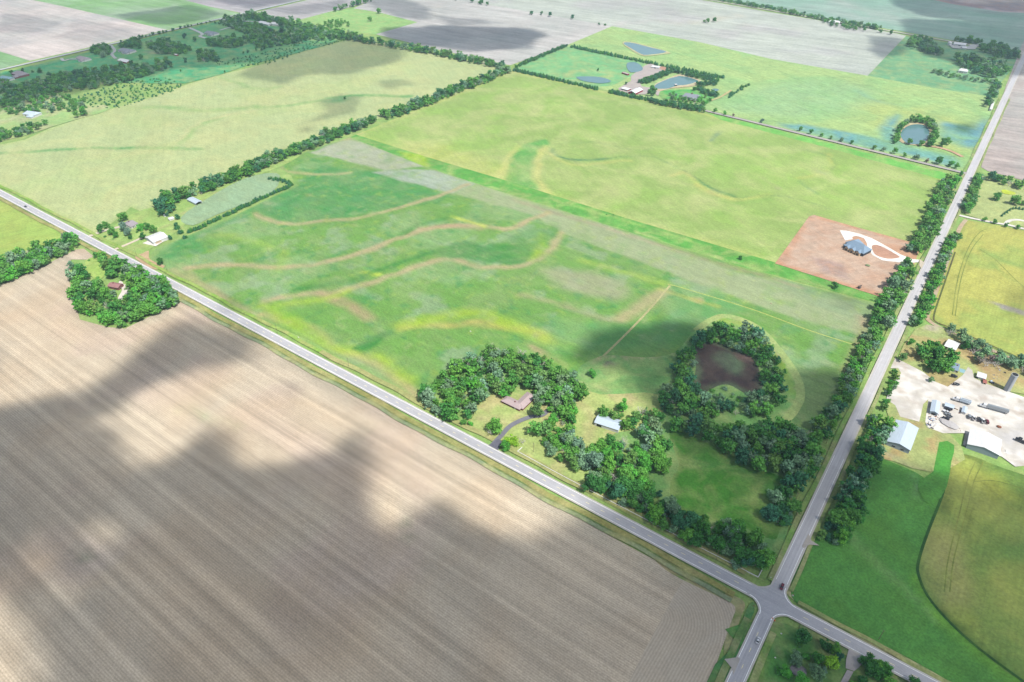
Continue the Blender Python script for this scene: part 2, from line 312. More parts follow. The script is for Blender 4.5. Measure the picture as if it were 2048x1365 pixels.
    # centre field (alfalfa with thin strips)
    sheet('hay_field', [(300, 512), (312, 498), (380, 470), (470, 432), (590, 372), (583, 352), (560, 335), (620, 300), (700, 275), (860, 338), (1030, 393), (1250, 462), (1480, 533), (1600, 568), (1768, 612), (1742, 680), (1716, 730), (1690, 800), (1655, 860), (1540, 850), (1180, 740), (1150, 770), (900, 780), (838, 800), (740, 748), (620, 682), (520, 640), (420, 588), (340, 545), (308, 528)],
          C(120, 170, 82), M_hay, s=3.5, warp=5,
          feats=[('spots', 60, .52, C(150, 186, 128), .6), ('spots', 26, .6, GREY, .35), ('spots', 10, .62, C(72, 150, 84), .6),
                 ('poly', [(300, 512), (380, 470), (600, 365), (640, 330), (760, 345), (900, 390), (880, 400), (650, 445), (560, 445), (510, 420), (400, 470), (420, 500), (330, 520)], 14, C(76, 156, 84), .8),
                 ('poly', [(620, 305), (700, 278), (830, 318), (850, 332), (770, 342), (690, 322)], 6, C(186, 190, 168), .9), ('poly', [(745, 346), (800, 340), (870, 340), (960, 368), (905, 388)], 5, C(176, 188, 172), .9),
                 ('poly', [(905, 388), (965, 368), (1090, 400), (1260, 470), (1480, 545), (1700, 610), (1740, 640), (1715, 672), (1560, 625), (1300, 532), (1140, 470), (1060, 428)], 7, C(176, 186, 146), .85),
                 ('poly', [(1560, 560), (1765, 615), (1740, 690), (1710, 640), (1600, 600)], 8, C(150, 172, 132), .7), ('line', [(1030, 400), (1250, 470), (1480, 540), (1600, 575)], 7, 6, C(184, 166, 140), .55),
                 ('line', [(705, 276), (640, 290), (600, 305), (560, 325), (575, 345), (640, 350), (700, 345)], 7, 8, C(200, 190, 140), .8), ('line', [(700, 276), (650, 284), (590, 312), (540, 330), (470, 350)], 8, 8, PINK, .6),
                 ('line', [(515, 428), (540, 441), (585, 448), (650, 443), (720, 436), (785, 420), (840, 403), (890, 388), (940, 370)], 7, 7, TAN, .95),
                 ('line', [(375, 535), (470, 529), (560, 535), (640, 527), (705, 512), (755, 495), (800, 475), (860, 458), (930, 452), (1010, 457), (1060, 440), (1095, 425)], 9, 7, TAN, .95),
                 ('line', [(840, 458), (900, 452), (960, 460)], 9, 9, PINK, .6), ('line', [(530, 600), (640, 588), (700, 578), (780, 556), (850, 528), (900, 520), (950, 532), (1000, 535), (1055, 528), (1100, 500), (1125, 465)], 9, 9, TAN, .9),
                 ('line', [(640, 588), (690, 605), (740, 635)], 13, 12, PINK, .7), ('line', [(520, 630), (600, 650), (680, 700), (760, 735), (840, 790)], 10, 10, C(204, 186, 136), .85), ('line', [(345, 540), (420, 580), (500, 625)], 8, 9, C(196, 178, 134), .7),
                 ('line', [(360, 530), (400, 560), (440, 590), (500, 640)], 6, 8, TAN, .6), ('line', [(800, 660), (870, 650), (940, 645), (1000, 650), (1060, 662), (1130, 690)], 9, 10, C(204, 190, 110), .75),
                 ('line', [(700, 580), (640, 600), (560, 612)], 8, 12, YG, .75), ('line', [(530, 610), (600, 660), (680, 700), (760, 720), (820, 760)], 12, 16, YG, .8), ('line', [(550, 615), (640, 680), (720, 700)], 10, 16, C(130, 190, 50), .6),
                 ('line', [(800, 655), (860, 640), (930, 625), (1000, 640), (1100, 680), (1160, 700)], 14, 16, YG, .75), ('line', [(440, 470), (560, 500), (560, 540)], 10, 18, C(170, 200, 90), .5), ('spots', 8, .66, C(176, 200, 84), .3),
                 ('line', [(900, 435), (940, 445), (970, 455)], 6, 6, C(216, 226, 90), .8), ('line', [(730, 545), (760, 550)], 8, 8, C(206, 220, 80), .8), ('line', [(1085, 470), (1080, 500), (1060, 515)], 10, 12, YG, .7),
                 ('line', [(590, 585), (700, 560), (790, 530), (860, 505)], 9, 10, DG, .8), ('line', [(800, 470), (840, 450), (900, 436)], 7, 9, DG, .7), ('poly', smooth_closed([(860, 505), (920, 485), (1000, 490), (1060, 500), (1040, 528), (960, 522), (900, 515)]), 10, DG, .8),
                 ('poly', [(700, 700), (775, 662), (790, 668), (728, 710)], 5, DG, .9), ('poly', [(1040, 460), (1120, 455), (1110, 480), (1050, 500), (960, 530)], 14, DG, .55),
                 ('poly', smooth_closed([(1090, 540), (1180, 545), (1250, 570), (1240, 600), (1170, 590), (1110, 565)]), 22, C(182, 178, 148), .7), ('line', [(1040, 590), (1120, 610), (1220, 640)], 8, 10, C(188, 180, 140), .6), ('line', [(1240, 640), (1280, 615), (1330, 585)], 14, 12, TAN, .8),
                 ('poly', [(1100, 640), (1240, 650), (1330, 640), (1360, 600), (1440, 590), (1500, 620), (1340, 700), (1200, 700), (1130, 730), (1100, 700)], 16, C(98, 168, 92), .7),
                 ('poly', smooth_closed([(1380, 600), (1396, 594), (1412, 600), (1400, 610)]), 5, TAN, .9), ('line', [(1320, 580), (1400, 605), (1440, 615)], 5, 7, C(196, 196, 100), .7), ('line', [(1160, 520), (1240, 545), (1330, 570)], 9, 12, C(176, 204, 90), .7),
                 ('line', [(1060, 690), (1100, 715), (1140, 730)], 6, 8, PINK, .8), ('poly', [(1560, 740), (1690, 745), (1640, 860), (1580, 850)], 20, C(120, 150, 90), .7), ('line', [(1730, 640), (1722, 700), (1700, 740)], 10, 14, PINK, .7), ('spots', 12, .7, C(196, 200, 150), .25),
                 ('poly', [(1040, 700), (1170, 715), (1150, 740), (1060, 730)], 10, C(120, 184, 70), .6), ('edge', 3, 6, C(160, 190, 110), .5)])
    sheet('bare_path', ribbon([G(*p) for p in smooth([(1340, 572), (1280, 640), (1215, 705), (1168, 748)])], 2.2), C(196, 190, 140), M_grass, s=6, world=True)
    sheet('bare_path', ribbon([G(*p) for p in smooth([(1336, 571), (1352, 573), (1500, 618), (1620, 662), (1730, 697)])], 1.3), C(190, 202, 110), M_grass, s=8, world=True)
    # pasture by the pond and paddocks
    sheet('mown_pasture', smooth_closed([(1150, 752), (1205, 712), (1290, 716), (1350, 705), (1395, 655), (1450, 632), (1510, 655), (1560, 710), (1590, 755), (1597, 790), (1578, 825), (1590, 850), (1640, 865), (1650, 880), (1600, 960), (1575, 1060), (1535, 1120), (1330, 1010), (1290, 960), (1260, 900), (1180, 850)], 3), C(124, 178, 100), M_grass, s=5,
          feats=[('line', [(1168, 748), (1210, 716), (1290, 716), (1345, 708)], 3, 3, C(206, 190, 150), .8), ('line', [(1400, 652), (1450, 634), (1512, 655), (1560, 708), (1592, 755), (1598, 790), (1576, 830)], 5, 4, C(206, 204, 156), .95), ('line', [(1440, 645), (1490, 655), (1530, 690), (1560, 735), (1578, 780)], 10, 6, C(150, 190, 60), .8), ('line', [(1150, 765), (1200, 775), (1250, 800)], 3, 4, C(206, 206, 150), .7),
                 ('poly', smooth_closed([(1212, 728), (1222, 728), (1228, 734), (1218, 741), (1210, 736)], 3), 1.5, C(126, 112, 110), .9), ('line', [(1218, 738), (1200, 756), (1170, 752)], 2, 3, C(200, 204, 150), .5)])
    sheet('green_paddock', smooth_closed([(1338, 862), (1400, 880), (1470, 915), (1545, 948), (1592, 968), (1588, 1010), (1560, 1060), (1545, 1080), (1470, 1050), (1390, 1035), (1345, 1010), (1342, 960), (1358, 930)], 3), C(84, 150, 54), M_grass, s=5,
          feats=[('line', [(1380, 930), (1440, 935), (1500, 950), (1570, 985)], 8, 14, C(130, 170, 110), .3), ('line', [(1342, 880), (1352, 915), (1342, 960)], 3, 4, C(196, 200, 140), .8)])
    sheet('dry_pond_bed', smooth_closed([(1385, 700), (1415, 684), (1440, 688), (1470, 700), (1500, 712), (1520, 745), (1524, 780), (1500, 792), (1455, 770), (1420, 780), (1405, 792), (1385, 775), (1392, 735)], 4), C(88, 74, 68), M_mud, s=4,
          feats=[('spots', 7, .55, C(64, 52, 58), .7), ('edge', 4, 5, C(110, 130, 96), .8), ('poly', smooth_closed([(1425, 715), (1460, 705), (1485, 730), (1478, 750), (1440, 740)]), 8, C(120, 150, 110), .7), ('poly', smooth_closed([(1470, 705), (1500, 710), (1505, 725), (1480, 720)]), 6, C(160, 130, 120), .8), ('poly', smooth_closed([(1385, 740), (1400, 735), (1395, 765), (1382, 765)]), 6, C(120, 140, 100), .6)])
    sheet('mown_band', ribbon([G(*p) for p in smooth([(1392, 662), (1420, 642), (1455, 633), (1514, 655), (1562, 706), (1594, 755), (1601, 792), (1588, 822), (1570, 842)])], 7), C(170, 196, 122), M_grass, s=5, world=True)
    # foreground soil
    def headrow(A):
        cr = np.array(G(1464, 1212)); r_ = 34.; q = np.stack([A[:, 0]-(cr[0]-r_), A[:, 1]-(cr[1]-r_)], 1); return np.hypot(*np.maximum(q, 0).T)+np.minimum(q.max(1), 0)
    sheet('ploughed_field', [(-60, 590), (0, 570), (80, 536), (152, 500), (168, 498), (186, 512), (184, 520), (142, 520), (138, 560), (160, 640), (215, 655), (250, 658), (366, 602), (430, 636), (500, 672), (560, 706), (620, 742), (700, 784), (800, 838), (870, 878), (1000, 952), (1100, 1004), (1200, 1062), (1300, 1116), (1380, 1160), (1440, 1192), (1468, 1205), (1474, 1225), (1452, 1275), (1432, 1330), (1405, 1420), (-250, 1500)],
          C(220, 204, 180), M_soil, s=8, warp=3,
          feats=[('edge', 9, 10, C(204, 194, 172), .7), ('line', [(0, 640), (60, 630), (110, 610), (130, 660), (210, 680), (300, 660), (400, 640)], 20, 24, C(226, 200, 172), .5), ('spots', 80, .6, C(218, 196, 178), .6),
                 ('line', [(820, 1050), (822, 1075)], 2, 4, C(80, 120, 70), .8), ('line', [(5, 1105), (20, 1115), (45, 1150)], 2, 5, C(80, 120, 70), .8), ('line', [(120, 1090), (170, 1120)], 2, 4, C(90, 120, 80), .6), ('line', [(360, 815), (480, 855)], 4, 12, C(170, 186, 140), .6)])
    sheet('field_headland', [(1404, 1152), (1440, 1190), (1466, 1205), (1472, 1225), (1450, 1275), (1430, 1330), (1403, 1420), (1230, 1420), (1290, 1300), (1352, 1185), (1375, 1150)], C(216, 202, 181), M_soilh, s=4, rowc=headrow)
    # verges by the crossing
    sheet('dry_verge', smooth_closed([(1300, 1105), (1380, 1145), (1440, 1180), (1480, 1198), (1490, 1212), (1480, 1240), (1460, 1300), (1450, 1320), (1448, 1290), (1462, 1245), (1470, 1215), (1440, 1196), (1380, 1168), (1330, 1140)], 3), C(186, 186, 134), M_bare, s=4, feats=[('spots', 8, .5, C(120, 160, 80), .8)])
    sheet('dry_verge', ribbon([G(*p) for p in [(1577, 1150), (1576, 1185), (1610, 1215), (1700, 1262), (1800, 1315), (1900, 1370)]], 4), C(206, 204, 152), M_grass, s=3, world=True, feats=[('spots', 6, .5, C(110, 160, 80), .8)])
    sheet('bean_field', smooth_closed([(1592, 1120), (1622, 1085), (1650, 1060), (1690, 1040), (1715, 980), (1722, 920), (1740, 910), (1830, 945), (1870, 965), (1925, 905), (1900, 1000), (1880, 1060), (1860, 1120), (1860, 1155), (1885, 1200), (1950, 1265), (2080, 1360), (1960, 1400), (1900, 1365), (1800, 1308), (1650, 1235), (1590, 1205), (1582, 1170)], 3), C(96, 160, 74), M_bean, s=5,
          feats=[('line', [(1700, 1065), (1740, 1120), (1780, 1160), (1830, 1200), (1880, 1250)], 5, 6, C(140, 180, 110), .7), ('line', [(1905, 895), (1880, 980), (1868, 1000)], 8, 8, C(120, 186, 60), .8), ('line', [(1824, 950), (1832, 990), (1832, 1010)], 3, 4, C(150, 186, 140), .6), ('line', [(1840, 1160), (1880, 1240), (1960, 1310), (2040, 1370)], 6, 8, C(130, 186, 60), .7)])
    sheet('wheat_field', smooth_closed([(1905, 908), (1950, 915), (2000, 935), (2080, 960), (2250, 1000), (2250, 1450), (2060, 1375), (1940, 1285), (1865, 1205), (1836, 1150), (1838, 1115), (1860, 1055), (1882, 1000), (1895, 935)], 3), C(158, 178, 88), M_wheatr, s=5,
          feats=[('edge', 3, 4, C(60, 100, 44), .9), ('spots', 40, .47, C(120, 156, 78), .85), ('poly', [(1900, 930), (2000, 950), (2060, 1010), (1990, 1000), (1930, 960)], 20, C(200, 200, 90), .6), ('poly', smooth_closed([(1845, 1080), (1900, 1060), (1940, 1180), (1900, 1220), (1855, 1160)]), 20, C(190, 178, 120), .6), ('poly', smooth_closed([(1950, 1060), (2040, 1040), (2080, 1120), (1990, 1140), (1940, 1100)]), 20, C(100, 150, 78), .6),
                 ('line', [(1888, 1180), (1896, 1120), (1918, 1030), (1935, 960), (1950, 925)], .8, 1.6, C(80, 96, 50), .9), ('line', [(1898, 1180), (1906, 1120), (1930, 1030), (1946, 965), (1965, 925)], .8, 1.6, C(80, 96, 50), .9), ('line', [(1946, 965), (1990, 965), (2060, 985)], .8, 1.6, C(90, 106, 50), .7)])
    sheet('wheat_field', smooth_closed([(1925, 448), (1960, 445), (2060, 465), (2200, 500), (2200, 780), (2048, 722), (1950, 680), (1880, 650), (1862, 640), (1858, 625), (1880, 560), (1900, 500)], 2), C(196, 196, 104), M_wheatr, s=5,
          feats=[('edge', 3, 5, C(160, 160, 90), .7), ('spots', 36, .52, C(164, 190, 100), .7), ('line', [(1900, 620), (1915, 560), (1935, 500), (1960, 462)], .8, 1.6, C(130, 140, 60), .8), ('line', [(1907, 622), (1922, 562), (1942, 500)], .8, 1.6, C(130, 140, 60), .7),
                 ('line', [(1990, 607), (2080, 636)], 8, 2, C(172, 166, 160), 1.), ('line', [(1965, 500), (2000, 520), (2060, 535)], 6, 14, C(120, 170, 90), .7), ('line', [(1970, 515), (2000, 545), (2050, 575)], 2, 8, C(130, 170, 90), .7)])
    sheet('brown_field', [(2012, 172), (2060, 50), (2300, 100), (2300, 420), (2048, 362), (1975, 343), (1962, 335), (1975, 290)], C(196, 182, 176), M_far, s=20)
    sheet('bare_margin', ribbon([G(*p) for p in smooth([(1932, 440), (1918, 460), (1898, 512), (1872, 582), (1856, 625), (1856, 640), (1880, 656), (1930, 678), (1990, 704), (2060, 735)])], 4.5), C(204, 188, 158), M_bare, s=5, world=True)
    for tr_ in ([(1888, 1185), (1896, 1120), (1918, 1030), (1935, 960), (1950, 925)], [(1899, 1185), (1907, 1120), (1931, 1030), (1947, 965), (1966, 926)], [(1947, 965), (1990, 963), (2060, 983)], [(1904, 632), (1915, 560), (1935, 500), (1960, 465), (1985, 458)], [(1910, 634), (1921, 562), (1941, 504), (1966, 470)], [(1960, 500), (1990, 520), (2030, 560), (2060, 585)]):
        sheet('wheel_track', ribbon([G(*p) for p in smooth(tr_)], .8), C(130, 146, 72), M_wheatr, s=8, world=True)
    sheet('field_edge', ribbon([G(*p) for p in smooth([(1903, 915), (1893, 960), (1880, 1003), (1858, 1058), (1838, 1118), (1837, 1152), (1864, 1206), (1940, 1284), (2062, 1376)])], 1.8), C(56, 100, 50), M_bean, s=6, world=True)
    sheet('field_edge', ribbon([G(*p) for p in smooth([(1910, 505), (1886, 575), (1868, 630), (1872, 645), (1900, 656), (1950, 678), (2050, 722)])], 1.6), C(104, 100, 66), M_bean, s=6, world=True)
    # house lot with bare earth
    sheet('bare_lot', [(1618, 434), (1628, 431), (1700, 452), (1820, 485), (1838, 470), (1850, 455), (1856, 470), (1835, 510), (1828, 530), (1810, 565), (1780, 601), (1764, 596), (1550, 528)], C(214, 186, 164), M_bare, s=3,
          feats=[('edge', 6, 8, C(214, 160, 124), .8), ('poly', [(1690, 470), (1830, 500), (1825, 520), (1760, 500), (1700, 480)], 8, C(216, 162, 124), .7), ('poly', [(1620, 515), (1680, 530), (1700, 560), (1640, 545)], 10, C(170, 148, 146), .7), ('spots', 20, .6, C(196, 172, 152), .6)])
    # farm yards
    sheet('lawn', smooth_closed([(200, 480), (262, 430), (330, 412), (330, 430), (370, 400), (420, 380), (470, 350), (560, 322), (600, 312), (560, 335), (470, 370), (425, 400), (360, 460), (300, 500), (290, 520), (240, 500)], 3), C(166, 200, 112), M_grass, s=6, feats=[('line', [(285, 468), (330, 455), (380, 420), (440, 380)], 3, 4, C(196, 186, 140), .7), ('line', [(270, 415), (310, 405), (330, 400)], 10, 10, C(200, 186, 140), .6)])
    sheet('seeded_plot', smooth_closed([(362, 436), (420, 395), (480, 362), (530, 348), (560, 352), (545, 385), (480, 412), (430, 432), (385, 452)], 3), C(160, 190, 150), M_hay, s=5)
    sheet('dirt_patch', smooth_closed([(270, 515), (285, 508), (298, 503), (300, 520), (330, 533), (312, 540), (285, 528)], 3), C(212, 184, 146), M_bare, s=3)
    sheet('lawn', smooth_closed([(925, 845), (970, 800), (1010, 780), (1075, 800), (1140, 770), (1200, 790), (1320, 790), (1310, 850), (1200, 880), (1170, 970), (1250, 1010), (1500, 1146), (1515, 1158), (1400, 1105), (1200, 1000), (1035, 912), (985, 885)], 3), C(180, 200, 120), M_grass, s=4, feats=[('spots', 14, .58, C(206, 186, 140), .7), ('line', [(1150, 790), (1180, 830), (1180, 880)], 8, 8, C(204, 190, 140), .6), ('line', [(965, 840), (1020, 845), (1045, 835)], 8, 8, C(214, 196, 150), .6)])
    sheet('lawn', smooth_closed([(172, 522), (200, 516), (214, 540), (206, 556), (192, 560), (176, 545)], 3), C(170, 202, 104), M_grass, s=5)
    sheet('lawn', smooth_closed([(1740, 905), (1780, 850), (1770, 815), (1800, 780), (1790, 730), (1830, 660), (1880, 655), (1960, 700), (2060, 745), (2200, 800), (2100, 800), (2048, 790), (1990, 780), (1900, 770), (1850, 850), (1900, 870), (1930, 920), (1860, 945), (1790, 925)], 2), C(176, 190, 122), M_grass, s=4, feats=[('spots', 14, .52, C(196, 168, 120), .8), ('line', [(1740, 905), (1800, 925), (1850, 945)], 5, 6, C(196, 186, 150), .7), ('poly', [(1930, 690), (1960, 700), (2040, 750), (2060, 780), (1990, 780), (1940, 720)], 10, C(200, 160, 120), .7), ('poly', [(1860, 640), (1885, 655), (1880, 670), (1850, 665)], 5, C(204, 190, 170), .8)])
    sheet('lawn', smooth_closed([(1940, 360), (1975, 355), (2200, 410), (2200, 480), (2048, 455), (1930, 430)], 2), C(186, 200, 132), M_grass, s=8)
    sheet('lawn', smooth_closed([(0, 225), (50, 195), (120, 190), (180, 205), (225, 218), (160, 238), (100, 256), (40, 275), (-60, 290)], 2), C(168, 204, 128), M_grass, s=12, feats=[('spots', 30, .5, C(206, 196, 160), .6)])
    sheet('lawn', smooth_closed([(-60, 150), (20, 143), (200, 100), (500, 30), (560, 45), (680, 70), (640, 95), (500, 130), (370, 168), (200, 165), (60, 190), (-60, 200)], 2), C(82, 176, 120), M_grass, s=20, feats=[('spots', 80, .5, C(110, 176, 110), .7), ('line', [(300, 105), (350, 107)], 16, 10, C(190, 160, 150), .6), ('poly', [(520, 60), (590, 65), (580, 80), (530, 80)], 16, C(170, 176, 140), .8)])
    sheet('lawn', smooth_closed([(1450, 1260), (1545, 1244), (1600, 1262), (1700, 1310), (1820, 1372), (1900, 1420), (1480, 1430), (1510, 1330)], 2), C(96, 158, 78), M_grass, s=5, feats=[('spots', 8, .58, C(150, 150, 110), .6), ('line', [(1525, 1290), (1490, 1380)], 5, 5, C(126, 176, 60), .7)])
    sheet('weedy_verge', smooth_closed([(1462, 1300), (1490, 1225), (1505, 1205), (1508, 1225), (1480, 1290), (1452, 1400), (1405, 1400), (1430, 1330)], 2), C(86, 150, 84), M_grass, s=4)
    sheet('bean_field', smooth_closed([(1835, 965), (1866, 945), (1878, 886), (1908, 892), (1902, 925), (1893, 975), (1868, 1010), (1845, 1000)], 2), C(96, 162, 72), M_bean, s=5, feats=[('poly', [(1860, 940), (1876, 884), (1910, 890), (1900, 950)], 10, C(84, 176, 70), .7)])
    # yards
    WH = C(232, 227, 221, .6)
    sheet('gravel_yard', [(1764, 722), (1774, 714), (1784, 714), (1800, 722), (1812, 728), (1845, 745), (1870, 765), (1895, 775), (1925, 752), (1936, 735), (1944, 742), (1948, 758), (1975, 770), (2048, 796), (2200, 850), (2200, 960), (2060, 932), (2030, 935), (2003, 915), (1925, 892), (1930, 868), (1885, 868), (1855, 856), (1850, 845), (1856, 800), (1846, 810), (1838, 845), (1800, 835), (1790, 812), (1772, 800), (1780, 775), (1802, 748), (1796, 738), (1785, 738), (1772, 738), (1758, 748)], WH, M_gravel, s=3,
          feats=[('spots', 16, .5, C(206, 200, 192), .7), ('spots', 5, .66, C(176, 160, 146), .7), ('line', [(1775, 728), (1830, 760), (1900, 790), (1990, 810), (2060, 840)], 3, 3, C(206, 198, 190), .7), ('line', [(1820, 840), (1840, 790), (1900, 782)], 3, 3, C(200, 192, 182), .6), ('line', [(1920, 835), (1980, 858), (2040, 870), (2030, 920)], 3, 3, C(196, 188, 180), .7), ('spots', 9, .66, C(206, 186, 170), .6), ('poly', [(1990, 860), (2048, 850), (2060, 900), (2020, 910)], 10, C(206, 204, 206), .6)])
    CON = C(246, 242, 238, .64)
    sheet('gravel_drive', [(1679, 462), (1692, 463), (1720, 469), (1745, 479), (1775, 495), (1800, 510), (1825, 520), (1838, 521), (1836, 526), (1820, 527), (1795, 526), (1765, 522), (1745, 512), (1736, 500), (1733, 487), (1728, 478), (1712, 473), (1704, 475), (1705, 480), (1690, 482), (1685, 473)], CON, M_gravel, s=4)
    sheet('bare_lot', smooth_closed([(1745, 492), (1760, 493), (1795, 512), (1797, 517), (1775, 519), (1752, 512), (1744, 500)], 3), C(206, 160, 136), M_bare, s=4)
    sheet('gravel_drive', ribbon([G(*p) for p in smooth([(1915, 431), (1940, 437), (1985, 446), (2020, 452), (2060, 462), (2120, 474)])], 4.5), WH, M_gravel, s=6, world=True)
    sheet('gravel_drive', ribbon([G(*p) for p in smooth([(2010, 450), (2018, 443), (2035, 441), (2060, 446)])], 4.5), WH, M_gravel, s=6, world=True)
    sheet('gravel_drive', smooth_closed([(239, 563), (246, 566), (248, 570), (262, 573), (259, 586), (250, 592), (244, 602), (236, 598), (243, 586), (244, 578), (238, 572)], 2), C(232, 222, 214, .6), M_gravel, s=4)
    sheet('gravel_drive', ribbon([G(*p) for p in smooth([(229, 501), (255, 490), (280, 479), (292, 473)])], 4), C(222, 206, 184, .6), M_gravel, s=4, world=True)
    sheet('gravel_drive', ribbon([G(*p) for p in smooth([(178, 474), (190, 470), (205, 464), (240, 455)])], 5), C(216, 204, 184, .6), M_gravel, s=4, world=True)
    sheet('concrete_apron', [(297, 483), (308, 489), (336, 480), (341, 476), (312, 494), (285, 488)], C(244, 238, 230, .62), M_gravel, s=5)
    sheet('compound_yard', [(1290, 132), (1300, 128), (1335, 138), (1346, 139), (1310, 156), (1280, 168), (1284, 174), (1303, 177), (1300, 185), (1290, 190), (1268, 190), (1240, 183), (1236, 178), (1262, 163), (1262, 153)], C(196, 184, 182), M_gravel, s=6)
    sheet('compound_yard', [(1300, 178), (1316, 176), (1322, 184), (1322, 192), (1314, 192)], C(200, 186, 184), M_gravel, s=8)
    sheet('dirt_patch', [(1312, 136), (1326, 134), (1340, 139), (1330, 143)], C(206, 160, 140), M_bare, s=8)
    sheet('lawn', smooth_closed([(1320, 184), (1370, 180), (1410, 183), (1430, 195), (1410, 205), (1360, 200), (1325, 198)], 2), C(96, 186, 96), M_grass, s=8)
    sheet('dirt_bank', smooth_closed([(1309, 178), (1312, 168), (1357, 150), (1370, 152), (1398, 160), (1402, 166), (1385, 174), (1340, 178), (1320, 184)], 2), C(216, 208, 170), M_bare, s=8)
    sheet('dirt_bank', smooth_closed([(1798, 283), (1793, 270), (1800, 256), (1822, 247), (1848, 248), (1864, 262), (1858, 280), (1848, 292), (1815, 290)], 2), C(212, 200, 160), M_bare, s=6)
    sheet('dirt_bank', ribbon([G(*p) for p in smooth([(1850, 292), (1880, 297), (1905, 305), (1925, 315)])], 6), C(216, 184, 150), M_bare, s=10, world=True)
    sheet('dirt_bank', smooth_closed([(1244, 87), (1264, 85), (1338, 105), (1332, 109), (1298, 113), (1280, 111), (1262, 101)], 2), C(206, 214, 160), M_bare, s=10)
    for poly in (smooth_closed([(1247, 88), (1262, 86.5), (1300, 96), (1333, 105), (1300, 110.5), (1284, 110), (1264, 99)], 3), smooth_closed([(1255, 127), (1272, 126), (1285, 136), (1282, 143), (1262, 146), (1254, 137)], 3),
                 smooth_closed([(1153, 155), (1190, 154.5), (1214, 159), (1221, 165), (1200, 168), (1166, 163)], 3), smooth_closed([(1311, 178), (1314, 169), (1358, 153.5), (1395, 162), (1390, 166), (1372, 171), (1355, 172.5), (1337, 178), (1325, 179)], 3),
                 smooth_closed([(1422, 181), (1430, 178.5), (1438, 181), (1430, 184.5)], 3), smooth_closed([(1801, 273), (1807, 259), (1824, 251), (1846, 251.5), (1858, 263), (1855, 278), (1846, 288), (1830, 290), (1812, 287)], 4)):
        sheet('pond', poly, (.02, .05, .05), M_water, s=30, kind='structure')
    sheet('algae_pond', smooth_closed([(2002, 383), (2010, 381), (2030, 387), (2026, 391), (2008, 389)], 3), C(206, 224, 60), M_grass, s=20)
mt, nt_, bs = newmat('water'); M_water = mt
wp_ = world_pos(nt_); n_ = noise(nt_, wp_, .08, 3)
nt_.links.new(mixc(nt_, n_, C(120, 160, 168), C(98, 146, 146)), bs.inputs['Base Color']); bs.inputs['Roughness'].default_value = .12; bs.inputs['Specular IOR Level'].default_value = .5
bp_ = nd(nt_, 'ShaderNodeBump'); bp_.inputs['Strength'].default_value = .15; nt_.links.new(noise(nt_, wp_, 1.2, 3), bp_.inputs['Height']); nt_.links.new(bp_.outputs[0], bs.inputs['Normal'])
fields()
# roads ---------------------------------------------------------------
ASP = C(206, 205, 210); SHO = C(226, 222, 214)
def fillet(rx, ry, r, n=8, sx=1, sy=1):
    cx, cy = rx+sx*r, ry+sy*r
    return [(cx-sx*r*math.cos(t*math.pi/2/n), cy-sy*r*math.sin(t*math.pi/2/n)) for t in range(n+1)]
# centre lines traced through both long roads (they are straight section roads)
ra = [G(*p) for p in [(-140, 312), (0, 387.5), (129, 454.5), (230, 508.5), (317, 554), (390, 594), (597, 702.5), (752, 786.5), (982, 908.5), (1239, 1043.5), (1302, 1077), (1430, 1144), (1500, 1180)]]
ra += [(0, 0)]+[G(*p) for p in [(1648, 1260), (1770, 1324), (1900, 1392), (2300, 1600)]]
def fitline(pts, ax):
    P = np.array(pts); return np.polyfit(P[:, ax], P[:, 1-ax], 1)
sa, ia = fitline(ra, 0)
rb = [G(*p) for p in [(1500, 1290), (1480, 1340), (1620, 1045), (1700, 871), (1800, 655), (1885, 470), (1941, 347), (1997, 225), (2048, 113)]]
sb, ib = fitline(rb, 1)
RA = lambda x: (x, sa*x+ia)
RB = lambda y: (sb*y+ib, y)
print('road A slope', sa, ia, 'B', sb, ib)
WA, WB = 8.2, 7.6
M_sh = M_gravel
for x0_, x1_, o_, w_, c_ in ((-2500, -20, -8.6, 4.5, C(166, 164, 98)), (-700, -20, -13.6, 3.2, C(156, 172, 132)), (-700, -25, -11.3, 1.2, C(118, 142, 84)), (-420, -20, 11.5, 5, C(176, 180, 116)), (-1500, -420, 11, 4, C(150, 190, 84)), (20, 400, -8.4, 4, C(110, 140, 84)), (14, 400, 7.6, 3, C(160, 176, 110))):
    sheet('grass_verge', ribbon([(x, sa*x+ia+o_+.8*math.sin(x*.05)+.5*math.sin(x*.13)) for x in np.linspace(x0_, x1_, 90)], w_), c_, M_grass, s=6, world=True, feats=[('spots', 12, .5, C(196, 186, 130), .6)])
for y0_, y1_, o_, w_, c_ in ((14, 1200, -7., 3.4, C(136, 178, 92)), (14, 1200, 6.6, 2.6, C(150, 172, 104)), (-300, -20, 8, 4, C(128, 166, 84)), (-300, -20, -8, 4, C(110, 150, 84))):
    sheet('grass_verge', ribbon([(sb*y+ib+o_+.6*math.sin(y*.06), y) for y in np.linspace(y0_, y1_, 60)], w_), c_, M_grass, s=6, world=True, feats=[('spots', 10, .5, C(190, 184, 140), .6)])
sheet('road_shoulder', ribbon([RA(-2600), RA(600)], WA+2.2), SHO, M_sh, s=40, world=True)
sheet('road_shoulder', ribbon([RB(-600), RB(3200)], WB+2.4), SHO, M_sh, s=40, world=True)
def junction(w2a, w2b, r):
    o = []
    c = np.array((ib, ia))
    for sx, sy in ((1, 1), (-1, 1), (-1, -1), (1, -1)):
        f = fillet(sx*w2b, sy*w2a, r, 8, sx, sy); o += f if (sx*sy > 0) == False else f[::-1]
    return [(p[0]+c[0], p[1]+c[1]) for p in o]
sheet('road_shoulder', junction(WA/2, WB/2, 12), SHO, M_sh, s=10, world=True)
sheet('road', ribbon([RA(-2600), RA(600)], WA), ASP, M_road, s=40, world=True)
sheet('road', ribbon([RB(-600), RB(0)], WA), ASP, M_roadb, s=40, world=True)
